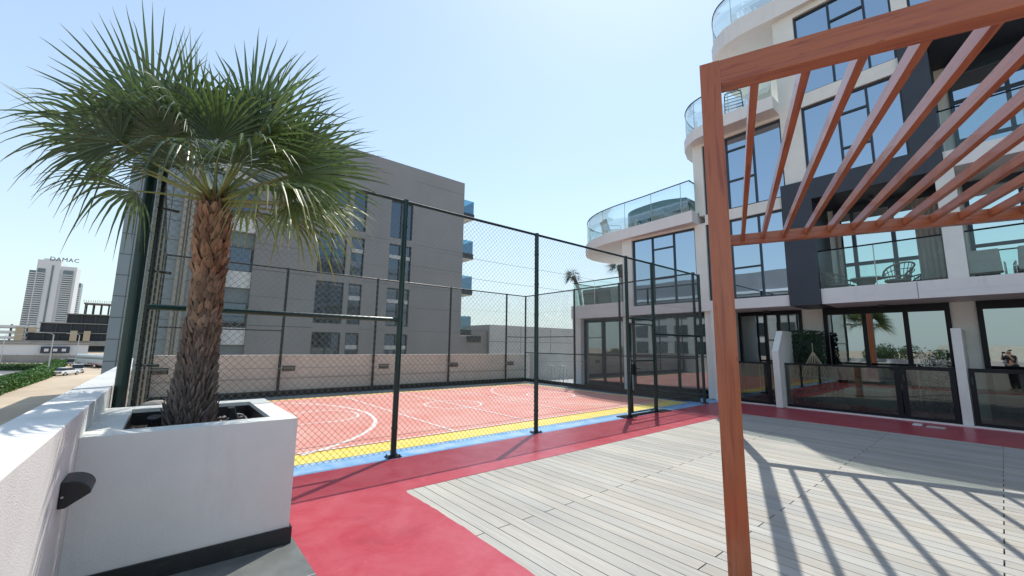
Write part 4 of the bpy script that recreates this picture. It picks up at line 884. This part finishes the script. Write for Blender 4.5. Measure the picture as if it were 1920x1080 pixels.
lamp(-16.1, 113.5, 2.8, 175, 'grey street lamp rising from the near hedge'); lamp(-16.7, 148.7, 3.1, 175, 'grey street lamp farther off, above the parked cars'); lamp(-27, 140, 2.6, 0, 'grey street lamp beyond the road at the left edge')
tr_ = thing('white_trailer', (-13, 147, -5), 'long white trailer parked at the end of the sandy lane', 'trailer')
a, b2 = Vector((-16.2, 154.2, 0)), Vector((-9.6, 139, 0)); dd = (b2-a).normalized(); nn_ = Vector((-dd.y, dd.x, 0))
MB().bar(a+Vector((0, 0, -3.2)), b2+Vector((0, 0, -3.2)), 2.4, 2.6).build('body', 'car_white', tr_, bevel=.2); MB().bar(a+dd*.3+nn_*-1.21+Vector((0, 0, -2.75)), b2-dd*.3+nn_*-1.21+Vector((0, 0, -2.75)), .03, .5).build('stripe', 'grey_panel', tr_)
for k in (2, 3.2, 12.5): MB().tube([a+dd*k-nn_*1.3+Vector((0, 0, -4.55)), a+dd*k+nn_*1.3+Vector((0, 0, -4.55))], .45, 14).build('wheel', 'tyre', tr_)
br = thing('road_barrier', (-13, 140, -5), 'low red and white barrier in front of the white trailer', 'barrier')
for k in range(7): c = Vector((-15.2, 150, 0)).lerp(Vector((-9.3, 128, 0)), k/6); MB().tube([(c.x, c.y, -5), (c.x, c.y, -3.9)], .05, 6).build('post', 'metal_dark', br)
MB().bar((-15.2, 150, -4.0), (-9.3, 128, -4.0), .06, .14).build('rail', 'car_red', br)
# site hoarding and shed with the dark board
hd = thing('site_fence', (-45, 190, -5), 'long pale hoarding beyond the road', 'fence'); P = [(-90, 200), (-36, 184), (-24, 176), (-12, 168)]
for p0, p1 in zip(P, P[1:]): MB().bar((*p0, -3.9), (*p1, -3.9), .15, 2.2).build('panel', 'concrete', hd)
for k in range(22): MB().box(-90+3.6*k-.06, -90+3.6*k+.06, 199.7-.95*k*1.12, 199.9-.95*k*1.12, -5, -2.7).build('post', 'metal_dark', hd)
hs = thing('site_shed', (-34, 227, -5), 'low white site building with a dark board of pale emblems', 'building')
def facing(cx, cy, w, depth, z0, z1, rot=78): # box facing the camera
    a = R(rot-90); ux, uy = math.cos(a), math.sin(a); vx, vy = -uy, ux
    pts_ = [(cx-ux*w/2, cy-uy*w/2), (cx+ux*w/2, cy+uy*w/2), (cx+ux*w/2+vx*depth, cy+uy*w/2+vy*depth), (cx-ux*w/2+vx*depth, cy-uy*w/2+vy*depth)]
    return pts_, z0, z1
def fbox(par, name, m_, cx, cy, w, d, z0, z1, rot=98): p_, a, b2 = facing(cx, cy, w, d, z0, z1, rot); return MB().prism(p_, a, b2).build(name, m_, par)
fbox(hs, 'wall', 'tower_white', -36, 230, 26, 10, -5, -.2); fbox(hs, 'roof', 'concrete', -36, 229.6, 27, 11, -.2, .3)
fbox(hs, 'wall', 'beige_wall', -54, 229, 14, 10, -5, -.5)
fbox(hs, 'board', 'sign_dark', -31.5, 229.3, 7.4, .3, -3.4, -.9)
for k in (-2.2, 0, 2.2): o_ = fbox(hs, 'emblem', 'tower_white', -31.5+k, 229.0+k*.14, 1.1, .12, -2.7, -1.7)
# unfinished concrete building
CB = thing('unfinished_building', (-35, 328, -5), 'dark unfinished concrete frame building in front of the white tower', 'building')
ax = R(4); ux = Vector((math.cos(ax), math.sin(ax), 0)); vx = Vector((-math.sin(ax), math.cos(ax), 0)); B0 = Vector((-62, 324, 0))
def cb(u0, u1, d0, d1, z0, z1, m_='concrete', name='slab'):
    q = [B0+ux*u0+vx*d0, B0+ux*u1+vx*d0, B0+ux*u1+vx*d1, B0+ux*u0+vx*d1]; return MB().prism([(v.x, v.y) for v in q], z0, z1).build(name, m_, CB)
lv = [(-4.8, 0, 48), (0.0, 6, 48), (5.2, 6, 48), (10.4, 10, 48), (15.6, 19, 48), (22.0, 25, 48)]
for z, u0, u1 in lv: cb(u0, u1, 0, 16, z, z+.45)
cb(-14, 48, -3, 0, -1.5, 1.2, name='parapet')
for (z, u0, u1), (z2, v0, v1) in zip(lv, lv[1:]):
    u = max(u0, v0)+.6
    while u < u1: cb(u, u+.5, .3, .9, z+.45, z2, 'concrete_dark', 'column'); cb(u, u+.6, 14, 14.6, z+.45, z2, 'concrete_dark', 'column') if z > 14 else None; u += 5.4 if z < 15 else 3.1
    if z < 15: cb(max(u0, v0)+.8, u1, 1.6, 2, z+.45, z2, 'night_glass', 'infill')
for k in range(26): q = B0+ux*(25+.9*k)+vx*.5; MB().tube([(q.x, q.y, 22.7), (q.x, q.y, 23.6+.5*random.random())], .09, 4).build('rebar', 'concrete_dark', CB)
for k in (22, 27): cb(k, k+2.6, -4.2, -3.01, 1.2, 6.6, 'rope', 'hoist')
CW = thing('car_park', (-80, 395, -5), 'pale multi-level car park at the far left', 'building')
for k in range(5): fbox(CW, 'deck', 'tower_white', -84, 390, 66, 20, -5+3.4*k, -3.4+3.4*k, 100)
for k in range(10): fbox(CW, 'column', 'concrete', -114+6.6*k, 388.5+6.6*k*.17, 1, 1, -3, 11, 100)
for k in (14, 19): fbox(CW, 'stair_tower', 'rope', -84+k, 388+k*.17, 3.4, 3, -5, 9.5, 100)
# towers
TW = thing('white_tower', (-120, 830, -5), 'tall white apartment tower with roof lettering on the horizon', 'building')
TX = Vector((math.cos(R(-2)), math.sin(R(-2)), 0)); TYv = Vector((-TX.y, TX.x, 0)); T0 = Vector((-149, 826, 0)); UK = .60
def tb_(u0, u1, d0, d1, z0, z1, m_, name):
    u0, u1, z0, z1 = u0*UK, u1*UK, z0*.93 if z0 > 50 else z0, z1*.93 if z1 > 50 else z1; q = [T0+TX*u0+TYv*d0, T0+TX*u1+TYv*d0, T0+TX*u1+TYv*d1, T0+TX*u0+TYv*d1]; return MB().prism([(v.x, v.y) for v in q], z0, z1).build(name, m_, TW)
tb_(0, 20, 0, 24, -5, 101, 'tower_glass', 'wing'); tb_(11, 47, -3, 26, -5, 117, 'tower_white', 'core'); tb_(47, 73, -1, 24, -5, 110, 'tower_white', 'wing')
fl_ = MB()
for k in range(33):
    z = -4+2.93*k
    def strip(u0, u1, d, z0, z1):
        u0, u1 = u0*UK, u1*UK; q = [T0+TX*u0+TYv*d, T0+TX*u1+TYv*d, T0+TX*u1+TYv*(d-.8), T0+TX*u0+TYv*(d-.8)]; fl_.prism([(v.x, v.y) for v in q], z0, z1)
    strip(0, 11, 0, z, z+1.2); strip(11.5, 13, -3, z, z+2.8)
    strip(52, 68, -2.2, z, z+1.1)
    if z < 104: strip(13, 25, -4, z, z+1.1)
fl_.build('balcony_bands', 'tower_white', TW)
for u0, u1 in ((13, 25), (34, 37)): tb_(u0, u1, -3.6, -3.05, -5, 104 if u0 < 20 else 110, 'tower_glass', 'glazing')
tb_(52, 68, -2, -1.05, -5, 104, 'tower_glass', 'glazing')
tb_(0, 47, -3.3, -3.02, 0, .1, 'tower_white', 'ledge'); tb_(18, 44, 2, 16, 117, 120, 'tower_white', 'roof_plant')
tc_ = bpy.data.curves.new('lettering', 'FONT'); tc_.body = 'DAMAC'; tc_.size = 7.4; tc_.extrude = .6; tc_.space_character = 1.12; tc_.align_x = 'CENTER'
to = bpy.data.objects.new('lettering', tc_); S.collection.objects.link(to); bpy.context.view_layer.update()
tm = bpy.data.meshes.new_from_object(to.evaluated_get(bpy.context.evaluated_depsgraph_get())); bpy.data.objects.remove(to)
tm.materials.clear(); tm.materials.append(M['sign_dark']); to = bpy.data.objects.new('lettering', tm); S.collection.objects.link(to); to.parent = TW
q = T0+TX*31+TYv*-3; to.location = Vector((q.x, q.y, 108.8))-Vector(TW.location); to.rotation_euler = (R(90), 0, R(-2))
T2 = thing('grey_tower', (-108, 946, -5), 'slim grey tower peeping out behind the white one', 'building')
MB().box(-121, -113, 940, 960, -5, 92).build('shaft', 'tower_glass', T2); mb = MB()
for k in range(30): mb.box(-121.5, -112.5, 939.2, 940, -4+3.0*k, -2.4+3.0*k)
mb.build('balcony_bands', 'tower_white', T2)
for (x, y, w, d, z1, lb_) in ((-420, 1500, 60, 40, 30, 'pale distant block far left on the horizon'), (260, 900, 80, 40, 10, 'low distant pale block beyond the court')):
    t = thing('distant_block', (x, y, -5), lb_, 'building'); MB().box(x, x+w, y, y+d, -5, z1).build('wall', 'tower_white', t)
    mb = MB(); [mb.box(x+1, x+w-1, y-.5, y, -3+3.4*k, -1.4+3.4*k) for k in range(int((z1+4)/3.4))]; mb.build('window_band', 'tower_glass', t)

# ---- distant palms and trees
def far_palm(x, y, zt, label, lean=(2, 0), s=1):
    t = thing('tall_palm', (x, y, -5), label, 'palm', 'tall palms beyond the side terrace')
    MB().tube([(x, y, -5), (x+.2*lean[0], y+.2*lean[1], zt*.45), (x+lean[0]*-.1, y, zt*.8), (x-lean[0]*.6, y, zt)], [.34*s, .3*s, .3*s, .34*s], 8).build('trunk', 'bark', t, smooth=True)
    mb = MB(); H_ = Vector((x-lean[0]*.6, y, zt))
    for k in range(46):
        a = random.uniform(0, 6.283); el = random.uniform(-50, 70); Lf = random.uniform(1.4, 2.2)*s; d = Vector((math.cos(a)*math.cos(R(el)), math.sin(a)*math.cos(R(el)), math.sin(R(el))))
        wind = Vector((-.766, .643, 0))*.5; d = (d+wind).normalized()
        for j in range(12):
            e = H_+d*Lf+Vector((random.gauss(0, .35), random.gauss(0, .35), random.gauss(-.3, .35)))*s; m_ = H_+d*Lf*.5+Vector((0, 0, .1)); sd_ = d.orthogonal().normalized()*.06
            g0 = random.uniform(.6, 1.3); mb.add([H_+d*.2, m_+sd_, e, m_-sd_], [(0, 1, 2, 3)], (.035*g0, .06*g0, .035*g0))
    mb.build('crown', 'small_leaf', t)
far_palm(86, 73, 20.5, 'wind-bent tall palm left of the side terrace railing', (5, 0), 1.5); far_palm(74.2, 51.5, 19.3, 'tall palm seen behind the green gate post, above the side terrace', (1, 0), 1.6)
def tree(x, y, r, h, label):
    r, h = r*.75, h*.86
    t = thing('leafy_tree', (x, y, -5), label, 'tree', 'trees across the open ground behind the photographer')
    MB().tube([(x, y, -5), (x+.2, y, -5+h*.35), (x, y+.3, -5+h*.6)], [.3, .22, .12], 7).build('trunk', 'bark', t)
    mb = MB(); cl = [(Vector((x+random.gauss(0, r*.4), y+random.gauss(0, r*.4), -5+h*random.uniform(.45, .85))), r*random.uniform(.35, .55)) for _ in range(9)]
    for c, rr in cl:
        for k in range(330):
            n3 = Vector((random.gauss(0, 1), random.gauss(0, 1), random.gauss(0, 1))).normalized(); q = c+n3*rr*random.uniform(.7, 1.05); s_ = random.uniform(.12, .3); u_ = n3.orthogonal().normalized()*s_; v_ = n3.cross(u_); g0 = random.uniform(.5, 1.2)
            mb.add([q-u_, q-v_, q+u_, q+v_], [(0, 1, 2, 3)], (.05*g0, .10*g0, .03*g0))
    mb.build('crown', 'small_leaf', t)
for i, (x, y, r_, h_) in enumerate(((-88, 52, 5, 8.5), (-96, 64, 5, 8), (-105, 34, 6, 9), (-110, 8, 5, 7.5), (-120, 46, 6, 9), (-125, -10, 6, 8), (-100, -24, 5, 7.5), (-140, 22, 7, 9), (-90, 84, 5, 8))):
    tree(x, y, r_, h_, ['bushy green tree across the open ground mirrored in the doors,'][0] + [' near the palm', ' behind the palm', ' beyond the pergola', ' beside the fin', ' farthest but one', ' at the right edge', ' on the right', ' farthest away', ' nearest the grey block'][i])
for (x, y, w, d, z1, lb_) in ((-95, 30, 14, 22, 5, 'white house across the open ground mirrored in the doors'), (-130, -20, 16, 30, 3, 'low beige house across the open ground mirrored in the doors')):
    t = thing('far_house', (x, y, -5), lb_, 'building'); MB().box(x, x+w, y, y+d, -5, z1).build('wall', 'tower_white' if z1 > 4 else 'beige_wall', t)
    mb = MB(); [mb.box(x+w, x+w+.1, y+2+4*k, y+4+4*k, -1.5, .5) for k in range(int(d/4)-1)]; mb.build('window', 'tower_glass', t)

nb = thing('neighbour_block', (-70, 40, -5), 'white neighbouring block with grey roof storey mirrored in the left windows', 'building')
MB().box(-78, -62, 23, 60, -5, 12.5).build('wall', 'tower_white', nb); MB().box(-77, -61.6, 24, 61, 12.5, 16.8).build('roof_storey', 'grey_facade', nb); MB().box(-78, -61.2, 22.4, 62, 12.6, 13.1).build('ledge', 'fascia_white', nb)
for k in range(7):
    for z in (-3.5, .3, 4.1, 8.2):
        w_ = MB().box(-62, -61.9, 25+5*k, 28.2+5*k, z, z+2.7).build('window', 'metal_dark', nb); MB().box(-61.9, -61.88, 25.15+5*k, 28.05+5*k, z+.15, z+2.55).build('pane', 'glass_far', w_)
# ================================================================== PHOTOGRAPHER (seen mirrored in the patio door)
def skin(name, V, E, rad, m_, parent, root=0):
    me = bpy.data.meshes.new(name); me.from_pydata([tuple(Vector(v)-Vector(parent.location)) for v in V], E, []); me.materials.append(M[m_])
    o = bpy.data.objects.new(name, me); S.collection.objects.link(o); o.parent = parent
    md = o.modifiers.new('skin', 'SKIN'); md.use_smooth_shade = True
    for i, r_ in enumerate(rad):
        sv = me.skin_vertices[0].data[i]; sv.radius = (r_, r_) if not isinstance(r_, tuple) else r_; sv.use_root = (i == root)
    sb_ = o.modifiers.new('sub', 'SUBSURF'); sb_.levels = 1; sb_.render_levels = 2
    return o
px, py = -.19, -.22
pr = thing('person', (px, py, 0), 'person in black holding up a phone, mirrored in the patio door at the right', 'person')
fwd = Vector((.64, .77, 0)); rt = Vector((.77, -.64, 0))
def P_(r_, f_, z): return tuple(Vector((px, py, z))+rt*r_+fwd*f_)
V = [P_(0, 0, .95), P_(0, 0, 1.15), P_(0, .0, 1.35), P_(0, .01, 1.46), P_(0, .03, 1.54), P_(0, .04, 1.66),
     P_(.19, 0, 1.40), P_(.27, .12, 1.22), P_(.11, .19, 1.50), P_(-.19, 0, 1.40), P_(-.27, .12, 1.22), P_(-.11, .19, 1.50),
     P_(.10, 0, .90), P_(.11, .03, .50), P_(.11, -.01, .09), P_(.12, .14, .04), P_(-.10, 0, .90), P_(-.12, .0, .50), P_(-.13, -.03, .09), P_(-.14, .12, .04)]
E_ = [(0, 1), (1, 2), (2, 3), (3, 4), (4, 5), (2, 6), (6, 7), (7, 8), (2, 9), (9, 10), (10, 11), (0, 12), (12, 13), (13, 14), (14, 15), (0, 16), (16, 17), (17, 18), (18, 19)]
skin('body', V, E_, [.13, .12, .13, .06, .055, .10, .06, .042, .028, .06, .042, .028, .085, .058, .04, .035, .085, .058, .04, .035], 'skin', pr)
skin('shirt', V[:4]+V[6:8]+V[9:11], [(0, 1), (1, 2), (2, 3), (2, 4), (4, 5), (2, 6), (6, 7)], [.145, .14, .15, .07, .078, .055, .078, .055], 'cloth_black', pr)
skin('trousers', [V[0], V[12], V[13], V[14], V[16], V[17], V[18]], [(0, 1), (1, 2), (2, 3), (0, 4), (4, 5), (5, 6)], [.14, .10, .075, .06, .10, .075, .06], 'denim', pr)
skin('hair', [P_(0, .0, 1.70), P_(0, -.03, 1.64)], [(0, 1)], [.098, .09], 'hair', pr)
for s in (1, -1):
    for k in range(4): q = P_(s*(.115-.016*k), .21, 1.53+.012*k); q2 = P_(s*(.085-.014*k), .225, 1.54+.018*k); skin('finger', [P_(s*.11, .19, 1.51+.01*k), q, q2], [(0, 1), (1, 2)], [.011, .01, .008], 'skin', pr)
    skin('thumb', [P_(s*.11, .19, 1.50), P_(s*.085, .20, 1.51), P_(s*.06, .205, 1.53)], [(0, 1), (1, 2)], [.012, .011, .009], 'skin', pr)
ph = tag(MB().bar(P_(-.085, .235, 1.565), P_(.085, .235, 1.565), .009, .078).build('phone', 'frame_black', origin=P_(0, .235, 1.565)), 'black phone held up sideways by the person in black', 'phone')
